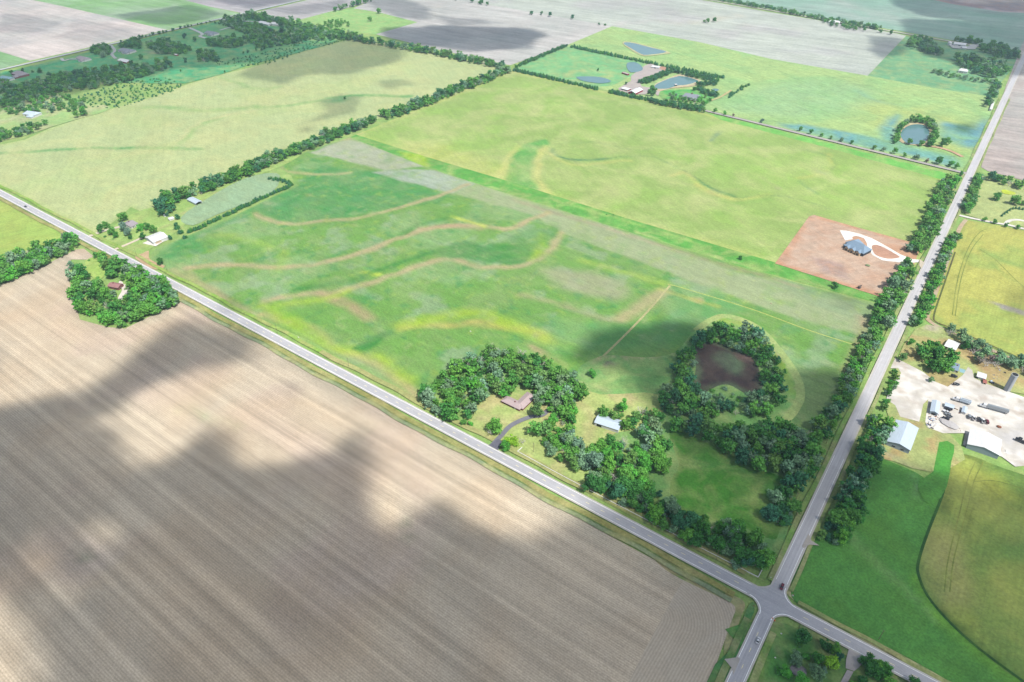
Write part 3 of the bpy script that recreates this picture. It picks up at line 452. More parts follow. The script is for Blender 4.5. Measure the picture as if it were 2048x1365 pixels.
sheet('road', ribbon([RB(0), RB(3200)], WB), C(218, 216, 220), M_roadb, s=40, world=True)
sheet('road', junction(WA/2, WB/2, 9.5), ASP, M_road, s=10, world=True)
WHT = C(250, 250, 250, .8)
def stripe(p, q, wd=.3, c=WHT, name='road_marking'):
    sheet(name, ribbon([p, q], wd), c, M_paint, s=60, world=True, z=ZMARK)
ZMARK = ZL[0]+.02; ZL[0] += .03
def off(f, t, o_, ax):   # point on a road at t, offset o_ to the side
    p = f(t); return (p[0], p[1]+o_) if ax == 0 else (p[0]+o_, p[1])
for o_ in (WA/2-.35, -WA/2+.35):
    stripe(off(RA, -2500, o_, 0), off(RA, -14, o_, 0)); stripe(off(RA, 14, o_, 0), off(RA, 500, o_, 0))
    stripe(off(RB, -500, o_, 1), off(RB, -14, o_, 1))
for o_ in (WB/2-.35, -WB/2+.35):
    stripe(off(RB, 17, o_, 1), off(RB, 150, o_, 1), .22)
# corner edge lines
for sx, sy in ((1, 1), (-1, 1), (-1, -1), (1, -1)):
    f = fillet(sx*(WB/2-.3), sy*(WA/2-.3), 9.8, 8, sx, sy)
    if (sx, sy) != (-1, 1): sheet('road_marking', ribbon([(x+ib, y+ia) for x, y in f], .45), WHT, M_paint, s=60, world=True, z=ZMARK)
# dashed centre line: one sheet per dash would be confetti, so the dashes of a road form one marking object
def dashes(f, a, b, ax, nm='road_marking'):
    V = []; F = []; t = a
    while t < b:
        for q in ((t, -.12), (t+3, -.12), (t+3, .12), (t, .12)):
            p = off(f, q[0], q[1], ax); V.append((p[0], p[1], 0))
        n = len(V); F.append((n-4, n-3, n-2, n-1) if ax == 0 else (n-1, n-2, n-3, n-4)); t += 12.2
    me = bpy.data.meshes.new(nm); me.from_pydata(V, [], F); me.update(); o = bpy.data.objects.new(nm, me); col.objects.link(o); o.location.z = ZMARK+.01
    ca = me.color_attributes.new('Col', 'FLOAT_COLOR', 'POINT'); ca.data.foreach_set('color', np.tile((*C(250, 236, 180, .8), 1), len(V)).astype(np.float32)); me.attributes.new('rowc', 'FLOAT', 'POINT')
    me.materials.append(M_paint); tag(o, kind='structure')
dashes(RA, -1500, -20, 0); dashes(RA, 20, 260, 0); dashes(RB, -260, -20, 1)
# other roads
P = [G(0, 141), G(270, 79), G(375, 54), G(490, 26), G(609, 0)]; s3, i3 = fitline(P, 1)
sheet('far_road', ribbon([(s3*y+i3, y) for y in (-200, 3500)], 9), C(206, 214, 216), M_gravel, s=200, world=True)
P = [G(1536, 22), G(1791, 65), G(1861, 76.5), G(1906, 82.5), G(2048, 112)]; s4, i4 = fitline(P, 0)
sheet('far_road', ribbon([(x, s4*x+i4) for x in (-2500, 500)], 7), C(226, 222, 210), M_gravel, s=200, world=True)
P = [G(1409, 221.5), G(1536, 253.5), G(1640, 279.5), G(1740, 302), G(1879, 335)]; s5, i5 = fitline(P, 0)
xe = RB(800)[0]; sheet('gravel_road', ribbon([(x, s5*x+i5) for x in (P[0][0], xe-WB/2)], 6.5), C(190, 184, 182), M_gravel, s=30, world=True)
sheet('driveway', ribbon([G(*p) for p in smooth([(985, 893), (1003, 873), (1020, 855), (1040, 844), (1062, 836), (1085, 832), (1100, 818), (1104, 806)])], 4.2), C(138, 138, 148), M_road, s=8, world=True)
sheet('driveway', [(977, 893), (996, 903), (1004, 885), (996, 880)], C(120, 120, 134), M_road, s=10)
sheet('driveway', ribbon([G(*p) for p in smooth([(1420, 203), (1440, 196), (1462, 182)])], 4), C(216, 210, 150), M_bare, s=20, world=True)
sheet('driveway', [(1696.5, 1300.5), (1732, 1320), (1716, 1338), (1707, 1345), (1690, 1339), (1691, 1322)], C(206, 198, 198), M_gravel, s=6)
sheet('driveway', [(1693, 1342), (1706, 1346), (1690, 1375), (1676, 1375)], C(206, 198, 198), M_gravel, s=6)
sheet('field_entrance', [(1448, 1321), (1476, 1317), (1480, 1320), (1466, 1352), (1462, 1338)], C(200, 194, 188), M_gravel, s=6)
sheet('field_entrance', [(1616, 1070), (1622, 1084), (1638, 1094), (1618, 1092), (1606, 1099), (1603, 1095)], C(204, 196, 188), M_gravel, s=6)
sheet('field_entrance', [(1838, 520), (1848, 528), (1842, 540), (1838, 534)], C(224, 210, 184), M_gravel, s=6)
sheet('gravel_drive', ribbon([G(*p) for p in smooth([(123, 118), (128, 123), (140, 120), (156, 120)])], 6), C(206, 212, 214), M_gravel, s=20, world=True)
sheet('gravel_drive', ribbon([G(*p) for p in smooth([(222, 92), (230, 103), (224, 110), (232, 119)])], 6), C(196, 204, 206), M_gravel, s=20, world=True)
sheet('gravel_drive', ribbon([G(*p) for p in smooth([(378, 57), (395, 64), (405, 70), (400, 74), (412, 78)])], 7), C(206, 214, 216), M_gravel, s=20, world=True)
sheet('gravel_drive', ribbon([G(*p) for p in smooth([(440, 40), (475, 43), (515, 45)])], 7), C(206, 214, 216), M_gravel, s=20, world=True)
sheet('gravel_drive', ribbon([G(*p) for p in smooth([(440, 62), (458, 57), (466, 58)])], 6), C(206, 214, 216), M_gravel, s=20, world=True)
sheet('gravel_drive', [(1895, 90), (1905, 98), (1935, 100), (1950, 100), (1958, 91), (1945, 90), (1935, 94), (1905, 88)], C(206, 208, 210), M_gravel, s=20)

# ------------------------------------------------------------------ trees
def leaf_mat(name, k=1.0):
    mt, nt, bs = newmat(name); nt.nodes.remove(bs)
    oi = nd(nt, 'ShaderNodeObjectInfo'); at = nd(nt, 'ShaderNodeAttribute', attribute_name='tint')
    c = mixc(nt, 1., at.outputs['Color'], oi.outputs['Color'], 'MULTIPLY')
    g = nd(nt, 'ShaderNodeNewGeometry'); n = noise(nt, g.outputs['Position'], .9, 3); f = mth(nt, 'MULTIPLY_ADD', n, 1.5, .25)
    sm = nd(nt, 'ShaderNodeVectorMath', operation='SCALE'); nt.links.new(c, sm.inputs[0]); nt.links.new(f, sm.inputs['Scale'])
    df = nd(nt, 'ShaderNodeBsdfDiffuse'); tr = nd(nt, 'ShaderNodeBsdfTranslucent'); mx = nd(nt, 'ShaderNodeMixShader'); mx.inputs[0].default_value = .28
    nt.links.new(sm.outputs[0], df.inputs[0]); nt.links.new(sm.outputs[0], tr.inputs[0])
    nt.links.new(df.outputs[0], mx.inputs[1]); nt.links.new(tr.outputs[0], mx.inputs[2]); nt.links.new(mx.outputs[0], nt.nodes['Material Output'].inputs[0])
    return mt
M_leaf = leaf_mat('foliage'); M_bark = solid('bark', (.16, .13, .10), .9, var=.25, size=.8); M_dead = solid('dead_wood', (.42, .39, .36), .9, var=.2, size=1.)
def ico(sub):
    bm = bmesh.new(); bmesh.ops.create_icosphere(bm, subdivisions=sub, radius=1); v = np.array([q.co[:] for q in bm.verts]); f = np.array([[x.index for x in q.verts] for q in bm.faces]); bm.free(); return v, f
ICO1, ICO2 = ico(1), ico(2)
def cards(rs, P, N, size, spread):
    n = len(P); N = N+rs.normal(0, spread, (n, 3)); N /= np.linalg.norm(N, axis=1)[:, None]+1e-9
    a = np.cross(N, rs.normal(0, 1, (n, 3))); a /= np.linalg.norm(a, axis=1)[:, None]+1e-9; b = np.cross(N, a)
    s = (size*rs.uniform(.6, 1.35, n))[:, None]; e = rs.uniform(.55, 1., n)[:, None]
    V = np.stack([P+a*s*.5, P+b*s*.5*e, P-a*s*.5, P-b*s*.5*e], 1).reshape(-1, 3); F = np.arange(4*n).reshape(-1, 4); return V, F
def crown_geo(seed, kind='leafy', nleaf=420, leaf=.95, core=ICO2):
    rs = np.random.RandomState(seed); V = []; F3 = []; F4 = []; T = []; nv = 0
    if kind == 'cone':
        lobes = [((rs.normal(0, .2), rs.normal(0, .2), 1.1+k*.8), 2.3-k*.36) for k in range(6)]
    elif kind == 'bush':
        lobes = [((rs.uniform(-1.3, 1.3), rs.uniform(-1.3, 1.3), rs.uniform(.7, 1.5)), rs.uniform(.9, 1.4)) for k in range(6)]
    else:
        lobes = [((0, 0, 6.2), 2.7)]; el = rs.uniform(.75, 1.25)
        n = rs.randint(13, 19); ph = rs.uniform(0, 6.28)
        for k in range(n):
            an = ph+k*2.4; r = rs.uniform(1.2, 4.4); z = rs.uniform(3.2, 10.6); r *= math.sqrt(max(.12, 1-((z-6.)/5.8)**2)); lobes.append(((r*math.cos(an)*el, r*math.sin(an)/el, z+rs.uniform(-.5, .5)), rs.uniform(1.0, 2.2)))
    L = np.array([l[0] for l in lobes]); Rr = np.array([l[1] for l in lobes])
    for c, r in lobes:
        v = core[0]*(1+rs.normal(0, .16, (len(core[0]), 1)))*r*.78; v[:, 2] *= .85 if kind != 'cone' else 1.05
        t = rs.uniform(.72, 1.0); V.append(v+c); F3.append(core[1]+nv); T.append(np.full(len(v), t)); nv += len(v)
    tot = (Rr**2).sum()
    for (c, r), li in zip(lobes, range(len(lobes))):
        n = int(nleaf*r*r/tot*1.6); d = rs.normal(0, 1, (n, 3)); d[:, 2] = d[:, 2]*.9+.25; d /= np.linalg.norm(d, axis=1)[:, None]
        P = np.array(c)+d*r*rs.uniform(.78, 1.28, (n, 1))*np.array([1, 1, .86 if kind != 'cone' else 1.05])
        dd = np.linalg.norm(P[:, None]-L[None], axis=2)/Rr[None]; dd[:, li] = 9; keep = dd.min(1) > .82; P = P[keep]; d = d[keep]
        if not len(P): continue
        v, f = cards(rs, P, d, leaf, .75); V.append(v); F4.append(f+nv); nv += len(v)
        T.append(np.repeat(rs.uniform(.7, 1.35, len(P))*rs.uniform(.88, 1.14), 4))
    return np.concatenate(V), np.concatenate(F3), np.concatenate(F4), np.concatenate(T)
def mesh_from(name, V, F3, F4, tint=None, mat=None):
    me = bpy.data.meshes.new(name); n3, n4 = len(F3), len(F4); me.vertices.add(len(V)); me.vertices.foreach_set('co', V.astype(np.float32).ravel())
    me.loops.add(n3*3+n4*4); me.loops.foreach_set('vertex_index', np.concatenate([np.asarray(F3).ravel(), np.asarray(F4).ravel()]).astype(np.int32))
    me.polygons.add(n3+n4); st = np.concatenate([np.arange(n3)*3, n3*3+np.arange(n4)*4]); me.polygons.foreach_set('loop_start', st.astype(np.int32))
    if tint is not None:
        if tint.ndim == 1: tint = np.repeat(tint[:, None], 3, 1)
        ca = me.color_attributes.new('tint', 'FLOAT_COLOR', 'POINT'); ca.data.foreach_set('color', np.c_[tint, np.ones(len(tint))].astype(np.float32).ravel())
    if mat: me.materials.append(mat)
    me.update(calc_edges=True); me.validate(); return me
def tube(a, b, r0, r1, n=5):
    a = Vector(a); b = Vector(b); d = (b-a).normalized(); u = d.orthogonal().normalized(); w_ = d.cross(u); V = []
    for p, r in ((a, r0), (b, r1)):
        for k in range(n): an = 2*math.pi*k/n; V.append(p+u*(r*math.cos(an))+w_*(r*math.sin(an)))
    return V, [(k, (k+1) % n, n+(k+1) % n, n+k) for k in range(n)]
def tubes_geo(segs, n=5):
    V = []; F = []
    for s in segs:
        v, f = tube(*s, n=n); F += [tuple(i+len(V) for i in q) for q in f]; V += [x[:] for x in v]
    return np.array(V), np.array(F)
def trunk_segs(rs, h=6, r=.32, limbs=5):
    S = [((0, 0, -.3), (0, 0, h*.45), r, r*.75), ((0, 0, h*.45), (rs.uniform(-.3, .3), rs.uniform(-.3, .3), h), r*.75, r*.35)]
    for k in range(limbs):
        an = k*2.4+rs.uniform(0, 1); z = h*rs.uniform(.4, .75); S.append(((0, 0, z), (math.cos(an)*h*.35, math.sin(an)*h*.35, z+h*.4), r*.4, r*.12))
    return S
def dead_segs(seed):
    rs = np.random.RandomState(seed); S = []
    def br(p, d, l, r, lev):
        q = p+d*l; S.append((p[:], q[:], r, r*.6))
        if lev == 0: return
        for k in range(4 if lev > 1 else 3):
            nd_ = (d+Vector(rs.normal(0, .5, 3))+Vector((0, 0, .12))).normalized(); br(p.lerp(q, rs.uniform(.45, 1)), nd_, l*rs.uniform(.55, .8), r*.5, lev-1)
    for k in range(3):
        an = k*2.1+rs.uniform(0, 1); br(Vector((0, 0, 1.2)), Vector((math.cos(an)*.45, math.sin(an)*.45, .9)).normalized(), 3.6, .26, 3)
    S.append(((0, 0, -.3), (0, 0, 1.4), .4, .3)); return S
CR = {}
for k in range(9): CR['leafy', k] = mesh_from('crown', *crown_geo(10+k, 'leafy', 800, .9, ICO1), M_leaf)
for k in range(3): CR['cone', k] = mesh_from('crown', *crown_geo(40+k, 'cone', 200, .6, ICO1), M_leaf)
for k in range(3): CR['bush', k] = mesh_from('crown', *crown_geo(60+k, 'bush', 160, .6, ICO1), M_leaf)
TR = {}
for k in range(2):
    V, F = tubes_geo(trunk_segs(np.random.RandomState(k), 6.5, .34)); TR['leafy', k] = mesh_from('trunk', V, [], F, None, M_bark)
    V, F = tubes_geo(trunk_segs(np.random.RandomState(k+5), 1.6, .16, 0)); TR['cone', k] = mesh_from('trunk', V, [], F, None, M_bark)
for k in range(3):
    S = dead_segs(k); V, F = tubes_geo(S[:-1], 4); CR['bare', k] = mesh_from('branches', V, [], F, None, M_dead)
    V, F = tubes_geo(S[-1:]); TR['bare', k] = mesh_from('trunk', V, [], F, None, M_dead)
LOW = {('leafy', k): crown_geo(80+k, 'leafy', 150, 1.5, ICO1) for k in range(4)}
LOW.update({('cone', k): crown_geo(90+k, 'cone', 60, 1.0, ICO1) for k in range(2)}); LOW.update({('bush', k): crown_geo(95+k, 'bush', 50, 1.0, ICO1) for k in range(2)})
KT = .98
PAL = {'mid green': C(98, 152, 70, KT), 'deep green': C(72, 128, 62, KT), 'grey green': C(118, 152, 116, KT), 'yellow green': C(140, 186, 60, KT), 'blue green': C(68, 120, 84, KT),
       'olive': C(104, 144, 76, KT), 'bright green': C(92, 164, 68, KT), 'dull purple brown': C(140, 128, 116, KT), 'pale': (1, 1, 1)}
CATN = {'leafy': ('deciduous_tree', 'tree'), 'cone': ('cedar_tree', 'cedar'), 'bush': ('shrub', 'shrub'), 'bare': ('bare_tree', 'dead tree')}
TREES = []      # x, y, kind, scale, squash, colour name, phrase, forced individual, label
def visible(x, y, h=10):
    for z in (0, h):
        u, v = PJ(x, y, z)
        if -30 < u < 2078 and -30 < v < 1395: return True
    return False
def put(x, y, kind, s, c, phrase, forced=False, label=None, sq=1.):
    if visible(x, y): TREES.append((x, y, kind, s, sq, c, phrase, forced, label))
def pick(rng, mix):
    t = rng.random()*sum(w for _, w in mix)
    for c, w_ in mix:
        t -= w_
        if t <= 0: return c
    return mix[-1][0]
MIX = [('mid green', 5), ('deep green', 3), ('olive', 1.6), ('grey green', 3), ('bright green', 1.6), ('BARE', .8)]
MIXD = [('mid green', 3.5), ('deep green', 5), ('blue green', 2.5), ('grey green', 2.6), ('olive', .8), ('BARE', .6)]
MIXC = [('blue green', 3), ('deep green', 3)]
def scatter(poly, spacing, phrase, mix=MIX, size=(.5, 1.32), kind='leafy', holes=(), seed=1, world=False, thin=.96, jit=.5):
    P = np.array(poly) if world else GP(poly); Hs = [GP(h) for h in holes]; rng = random.Random(seed)
    x0, y0 = P.min(0); x1, y1 = P.max(0); ny = int((y1-y0)/(spacing*.87))+1; nx = int((x1-x0)/spacing)+1; pts = []
    for j in range(ny+1):
        for i in range(nx+1):
            pts.append((x0+(i+(j % 2)*.5)*spacing+rng.uniform(-jit, jit)*spacing, y0+j*spacing*.87+rng.uniform(-jit, jit)*spacing))
    A = np.array(pts); ok = inside(A, P)
    for h in Hs: ok &= ~inside(A, h)
    for p in A[ok]:
        if rng.random() > thin: continue
        c = pick(rng, mix); k = kind; s = rng.uniform(*size)
        s = size[0]+(size[1]-size[0])*rng.random()**1.2
        if c == 'BARE': k = 'bare'; s *= .9
        put(p[0], p[1], k, s, c, phrase, sq=rng.uniform(.85, 1.15)*(1 if k != 'cone' or 'windbreak' in phrase else .68))
def belt(pts, width, spacing, phrase, **k): scatter([tuple(p) for p in ribbon([G(*p) for p in pts], width)], spacing, phrase, world=True, **k)
def one(px, py, kind, s, c, label, sq=1.): x, y = G(px, py); put(x, y, kind, s, c, None, True, label, sq)
# --- near woods (ground footprints, photo pixels)
scatter([(140, 545), (150, 530), (160, 548), (178, 562), (176, 572), (150, 570)], 6, 'clump at the upper left of the wooded lot below the road', seed=2)
scatter([(188, 512), (205, 514), (235, 525), (290, 552), (330, 575), (364, 602), (330, 628), (250, 656), (215, 650), (165, 628), (144, 600), (148, 580), (180, 572), (215, 560), (222, 548), (205, 535)], 6.3, 'wooded lot around the red roofed house below the road', mix=[('mid green', 6), ('deep green', 3), ('grey green', 2.4), ('olive', 1), ('bright green', 1.2), ('BARE', .3)],
        holes=[[(210, 561), (242, 559), (264, 569), (262, 592), (244, 606), (230, 597), (228, 584), (209, 584)]], seed=3)
scatter([(-60, 556), (70, 508), (150, 482), (160, 492), (148, 504), (80, 540), (0, 574), (-60, 596)], 6.3, 'thick tree belt left of the wooded lot below the road', seed=4)
belt([(326, 418), (340, 405), (380, 392), (440, 370), (500, 345), (560, 318), (620, 296), (690, 266), (752, 243)], 22, 7, 'long hedgerow between the pale field and the green field', seed=5, mix=MIXD, size=(.75, 1.3))
belt([(768, 238), (800, 228), (860, 204), (940, 174), (1016, 143)], 27, 7.5, 'hedgerow running up to the field corner', seed=6, mix=MIXD)
scatter([(316, 428), (322, 412), (340, 412), (346, 424), (340, 434), (326, 436)], 7, 'dark cedars at the lower end of the hedgerow', mix=[('blue green', 1)], seed=7)
belt([(492, 32), (560, 48), (640, 66), (700, 80)], 44, 9, 'far tree line behind the cedar field', seed=8, mix=MIXD); belt([(700, 80), (760, 90), (860, 108), (940, 124), (1010, 139)], 20, 7.5, 'far hedgerow between the grey field and the pale field', seed=9, mix=MIXD)
belt([(350, 478), (362, 471)], 3, 9, 'evergreen row beside the seeded plot', mix=[('blue green', 1)], seed=10, size=(.55, .75))
for i, (x, y) in enumerate([(369, 478), (360, 468), (353, 460), (378, 466), (389, 462), (398, 459), (407, 455), (418, 448), (428, 444), (436, 440), (448, 434), (456, 431), (466, 427), (475, 421), (484, 417), (494, 413), (504, 408), (513, 403), (522, 399), (531, 396), (541, 391), (549, 387), (557, 384), (565, 381), (573, 378), (579, 373), (574, 368), (566, 365), (557, 363), (548, 362), (539, 360)]):
    gx, gy = G(x, y); put(gx, gy, 'cone', 1.0+.35*((i*37) % 10)/10, 'blue green', 'evergreen row curving round the seeded plot', sq=.8)
    gx, gy = G(x+4.2, y-1.5); put(gx, gy, 'cone', .95+.35*((i*53) % 10)/10, 'deep green', 'evergreen row curving round the seeded plot', sq=.8)
# farmhouse woods
scatter([(835, 803), (865, 775), (905, 742), (945, 722), (985, 705), (1060, 714), (1125, 745), (1160, 782), (1150, 805), (1135, 840), (1112, 842), (1104, 815), (1085, 797), (1060, 780), (1030, 778), (1010, 795), (985, 800), (965, 800), (955, 820), (945, 838), (905, 846), (870, 832)], 6.8, 'wood around the farmhouse beside the road', seed=11,
        mix=[('mid green', 5), ('deep green', 3), ('olive', 2), ('grey green', 2.2), ('bright green', 1.2), ('BARE', .8)])
scatter([(1066, 872), (1108, 856), (1124, 866), (1165, 898), (1180, 912), (1185, 900), (1215, 897), (1260, 905), (1290, 870), (1322, 880), (1345, 925), (1325, 948), (1292, 940), (1285, 965), (1300, 990), (1240, 985), (1180, 980), (1170, 948), (1120, 935)], 6.8, 'wood between the farmhouse and the metal barn', seed=12, mix=MIX)
scatter([(1172, 966), (1240, 975), (1300, 985), (1345, 1015), (1400, 1042), (1470, 1060), (1545, 1092), (1532, 1112), (1512, 1150), (1480, 1140), (1300, 1050), (1175, 982)], 6.3, 'wood along the white fence near the crossing', seed=13, mix=[('mid green', 3), ('deep green', 6), ('blue green', 2), ('grey green', 2.4), ('BARE', .9)])
scatter([(1318, 818), (1345, 760), (1358, 710), (1395, 675), (1440, 658), (1500, 660), (1545, 705), (1572, 765), (1562, 815), (1530, 838), (1440, 845), (1360, 840)], 7, 'ring of trees round the dry pond', seed=14, mix=MIXD,
        holes=[[(1384, 706), (1412, 690), (1440, 694), (1475, 704), (1505, 718), (1524, 750), (1527, 790), (1500, 806), (1440, 806), (1400, 800), (1384, 780), (1390, 740)]])
scatter([(1316, 830), (1345, 842), (1400, 862), (1470, 858), (1530, 850), (1580, 872), (1640, 900), (1625, 955), (1592, 990), (1545, 955), (1480, 935), (1430, 900), (1350, 868)], 7.4, 'wood below the dry pond beside the green paddock', seed=15, mix=MIXD, holes=[[(1380, 835), (1420, 840), (1410, 852), (1378, 848)]], size=(.85, 1.35))
scatter([(1055, 782), (1100, 770), (1165, 785), (1160, 812), (1146, 850), (1112, 866), (1090, 845), (1096, 820), (1072, 812)], 7.2, 'loose grove between the farmhouse and the metal barn lawn', seed=16, thin=.85)
scatter([(1248, 856), (1262, 832), (1300, 826), (1326, 848), (1322, 882), (1290, 884), (1256, 884)], 7.5, 'trees crowding the right end of the metal barn', seed=17, thin=.85)
scatter([(1196, 832), (1210, 822), (1240, 838), (1236, 846), (1205, 838)], 6, 'trees along the back of the metal barn', seed=18, size=(.5, .85))
scatter([(1408, 790), (1440, 775), (1490, 790), (1500, 806), (1440, 812), (1405, 806)], 6, 'scrub at the near end of the dry pond', seed=19, kind='bush', mix=[('grey green', 2), ('mid green', 1)], size=(.8, 1.4), thin=.6)
# hedges along the section road (world offsets from the road)
def hedge(x0off, width, ya, yb, phrase, spacing=8., seed=1, **k):
    scatter([(RB(ya)[0]+x0off-width/2, ya), (RB(ya)[0]+x0off+width/2, ya), (RB(yb)[0]+x0off+width/2, yb), (RB(yb)[0]+x0off-width/2, yb)], spacing, phrase, world=True, seed=seed, **k)
yG = lambda px, py: G(px, py)[1]
hedge(-19, 14, yG(1582, 1065), yG(1690, 830), 'left hedge of the side road by the ponds', 6.5, 20, mix=MIXD)
hedge(-17, 12, yG(1690, 830), yG(1755, 700), 'left hedge of the side road by the ponds', 5.5, 21, size=(.6, .95))
hedge(-16.5, 15, yG(1755, 700), yG(1830, 540), 'left hedge of the side road below the bare lot', 6.3, 22)
hedge(-17, 17, yG(1845, 515), yG(1915, 372), 'left hedge of the side road beside the wheat', 6.5, 23)
hedge(12.5, 9, yG(1822, 655), yG(1905, 470), 'right hedge of the side road beside the ripe wheat', 6, 24, size=(.7, 1.))
hedge(12.5, 10, yG(1912, 425), yG(1948, 360), 'right hedge of the side road near the gravel road', 6, 25, size=(.7, 1.))
hedge(14, 6, yG(1748, 815), yG(1782, 745), 'low hedge between side road and gravel yard', 5.5, 26, size=(.4, .6))
hedge(17, 14, yG(1632, 1078), yG(1735, 840), 'right hedge of the side road above the bean field', 6.3, 27, mix=MIXD)
scatter([(1680, 1000), (1705, 950), (1722, 1000), (1728, 1062), (1690, 1068), (1655, 1060)], 6.5, 'broad clump right of the side road above the bean field', seed=28, mix=MIXD)
hedge(-20, 8, yG(1990, 222), yG(2006, 168), 'hedge left of the side road beside the white trailer', 8, 29, mix=MIXD)
belt([(1972, 358), (2010, 368), (2080, 388)], 16, 8, 'tree row right of the side road above the lawn', seed=30, mix=MIXD)
belt([(1898, 664), (1935, 688), (1985, 716), (2060, 750)], 15, 6.5, 'grey green thorn trees behind the farmyard', seed=31, mix=[('grey green', 5), ('BARE', 1.6), ('olive', 1)], size=(.65, 1.05))
scatter([(1935, 705), (1960, 700), (2000, 725), (1990, 745), (1955, 730)], 6, 'bare scrub behind the farmyard', seed=32, mix=[('BARE', 1.4), ('grey green', .5), ('dull purple brown', .6)], size=(.6, .95))
scatter([(1830, 715), (1850, 700), (1895, 718), (1905, 745), (1870, 752), (1848, 740)], 8, 'big trees over the dark roofed farmyard house', seed=33, mix=[('deep green', 3), ('mid green', 2)], size=(.9, 1.2))
# far ranges
belt([(1030, 137), (1131, 94)], 9, 4.6, 'dark windbreak on the far side of the pond property', mix=MIXC, size=(.4, .62), seed=40, kind='leafy')
belt([(1142, 95), (1275, 123), (1360, 140), (1446, 158)], 8, 4.2, 'evergreen windbreak behind the ponds', mix=MIXC, size=(.9, 1.3), seed=41, kind='cone')
belt([(1028, 142), (1120, 163), (1196, 181)], 8, 4.2, 'evergreen windbreak above the wheat', mix=MIXC, size=(.9, 1.3), seed=42, kind='cone'); belt([(1216, 185), (1300, 203)], 9, 4.2, 'evergreen windbreak above the wheat', mix=MIXC, size=(1., 1.4), seed=43, kind='cone')
belt([(1298, 203), (1350, 214), (1407, 223)], 19, 5, 'evergreen windbreak beside the pond property house', mix=MIXC, size=(.5, .8), seed=44)
belt([(1282, 169), (1310, 158), (1345, 143)], 17, 5, 'dark trees between yard and boat pond', mix=MIXC, size=(.5, .7), seed=45); belt([(1345, 143), (1395, 156), (1430, 164), (1425, 170), (1395, 172)], 17, 5, 'dark trees around the boat pond', mix=MIXC, size=(.5, .7), seed=46)
belt([(1392, 180), (1415, 188), (1432, 196)], 17, 5.5, 'dark trees right of the pond property house', mix=MIXC, size=(.55, .75), seed=47); belt([(1450, 198), (1496, 170)], 8, 6, 'short evergreen row beside the farm track', mix=MIXC, size=(1., 1.3), seed=48, kind='cone')
belt([(1303, 196), (1306, 182)], 9, 8, 'tall narrow trees between yard and lawn', mix=[('deep green', 1)], size=(.9, 1.1), seed=49)
scatter([(1330, 190), (1350, 188), (1360, 198), (1385, 203), (1405, 194), (1425, 200), (1410, 216), (1350, 208)], 9, 'garden trees in front of the pond property house', seed=50, size=(.5, .8)); scatter([(1250, 168), (1264, 158), (1268, 164), (1254, 174)], 10, 'small trees beside the compound yard', seed=51, size=(.5, .7), mix=MIXC)
belt([(1380, -10), (1470, 8), (1540, 20), (1650, 42), (1758, 60)], 18, 8, 'distant tree row along the far road', seed=52, mix=MIXD, size=(.7, 1.)); scatter([(1648, 44), (1690, 52), (1732, 58), (1730, 64), (1690, 62), (1652, 52)], 11, 'trees round the distant white house', seed=53, size=(.6, .8))
scatter([(1822, 78), (1850, 80), (1880, 105), (1884, 116), (1850, 108), (1812, 94)], 9, 'dark grove in the far right', seed=54, mix=MIXD, size=(.8, 1.2)); belt([(1908, 82), (1960, 90)], 20, 8, 'dark tree belt behind the distant white sheds', seed=55, mix=MIXD); scatter([(1960, 90), (2000, 95), (2036, 108), (2034, 120), (1990, 118), (1960, 106)], 8.5, 'dark tree belt behind the distant white sheds', seed=56, mix=MIXD)
scatter([(1905, 122), (1940, 118), (2005, 130), (2015, 150), (1990, 158), (1940, 150)], 9, 'scrubby farmstead trees at far right', seed=57, mix=MIXD, holes=[[(1915, 140), (1935, 140), (1940, 150), (1915, 150)]]); belt([(1865, 146), (1920, 158), (2000, 170)], 20, 8, 'scrubby farmstead trees at far right', seed=58, mix=[('grey green', 3), ('mid green', 1)], size=(.5, .8))
belt([(666, 24), (700, 15), (740, 4)], 14, 10, 'short far hedge above the small pasture', seed=59, mix=MIXD); scatter([(640, 52), (670, 42), (690, 45), (700, 55), (670, 60)], 12, 'clump in the small far pasture', seed=60, mix=[('mid green', 1)], size=(.6, .9))
belt([(862, -6), (930, 4), (1024, 20)], 10, 16, 'thin far row along the grey fields', seed=61, mix=MIXD, thin=.7)
# settlement at upper left
S = 'dark settlement trees in the upper left'
for _i, _q in enumerate([[(150, 150), (230, 135), (300, 132), (330, 122), (345, 130), (300, 146), (200, 165)], [(480, 78), (560, 70), (640, 74), (600, 88), (520, 100)], [(560, 50), (640, 62), (700, 78), (640, 84), (580, 66)], [(60, 225), (100, 214), (130, 220), (110, 232)], [(440, 40), (470, 36), (500, 44), (470, 50)]]): scatter(_q, 9, S, seed=170+_i, mix=MIXD, size=(.6, 1.), thin=.8)
for i, q in enumerate([[(180, 105), (200, 92), (222, 95), (222, 112), (205, 118)], [(228, 98), (262, 84), (285, 86), (280, 100), (260, 98)], [(290, 92), (330, 82), (385, 100), (370, 112), (320, 112)], [(412, 84), (470, 78), (500, 90), (470, 98), (415, 96)], [(395, 105), (430, 108), (440, 125), (400, 126)], [(440, 48), (520, 52), (560, 72), (520, 86), (470, 62)],
                      [(-10, 168), (20, 165), (28, 182), (0, 192)], [(20, 182), (70, 165), (130, 150), (180, 150), (240, 155), (300, 140), (345, 135), (310, 150), (240, 170), (180, 180), (100, 190), (40, 210), (0, 215)], [(0, 205), (60, 196), (100, 190), (170, 205), (172, 236), (150, 240), (130, 220), (100, 214), (80, 222), (40, 235), (20, 240)], [(-20, 268), (40, 262), (95, 246), (94, 256), (40, 276), (-20, 292)]]):
    scatter(q, 9, S, seed=70+i, mix=MIXD if i < 8 else MIX, size=(.7, 1.05), thin=1 if i != 8 else .6)
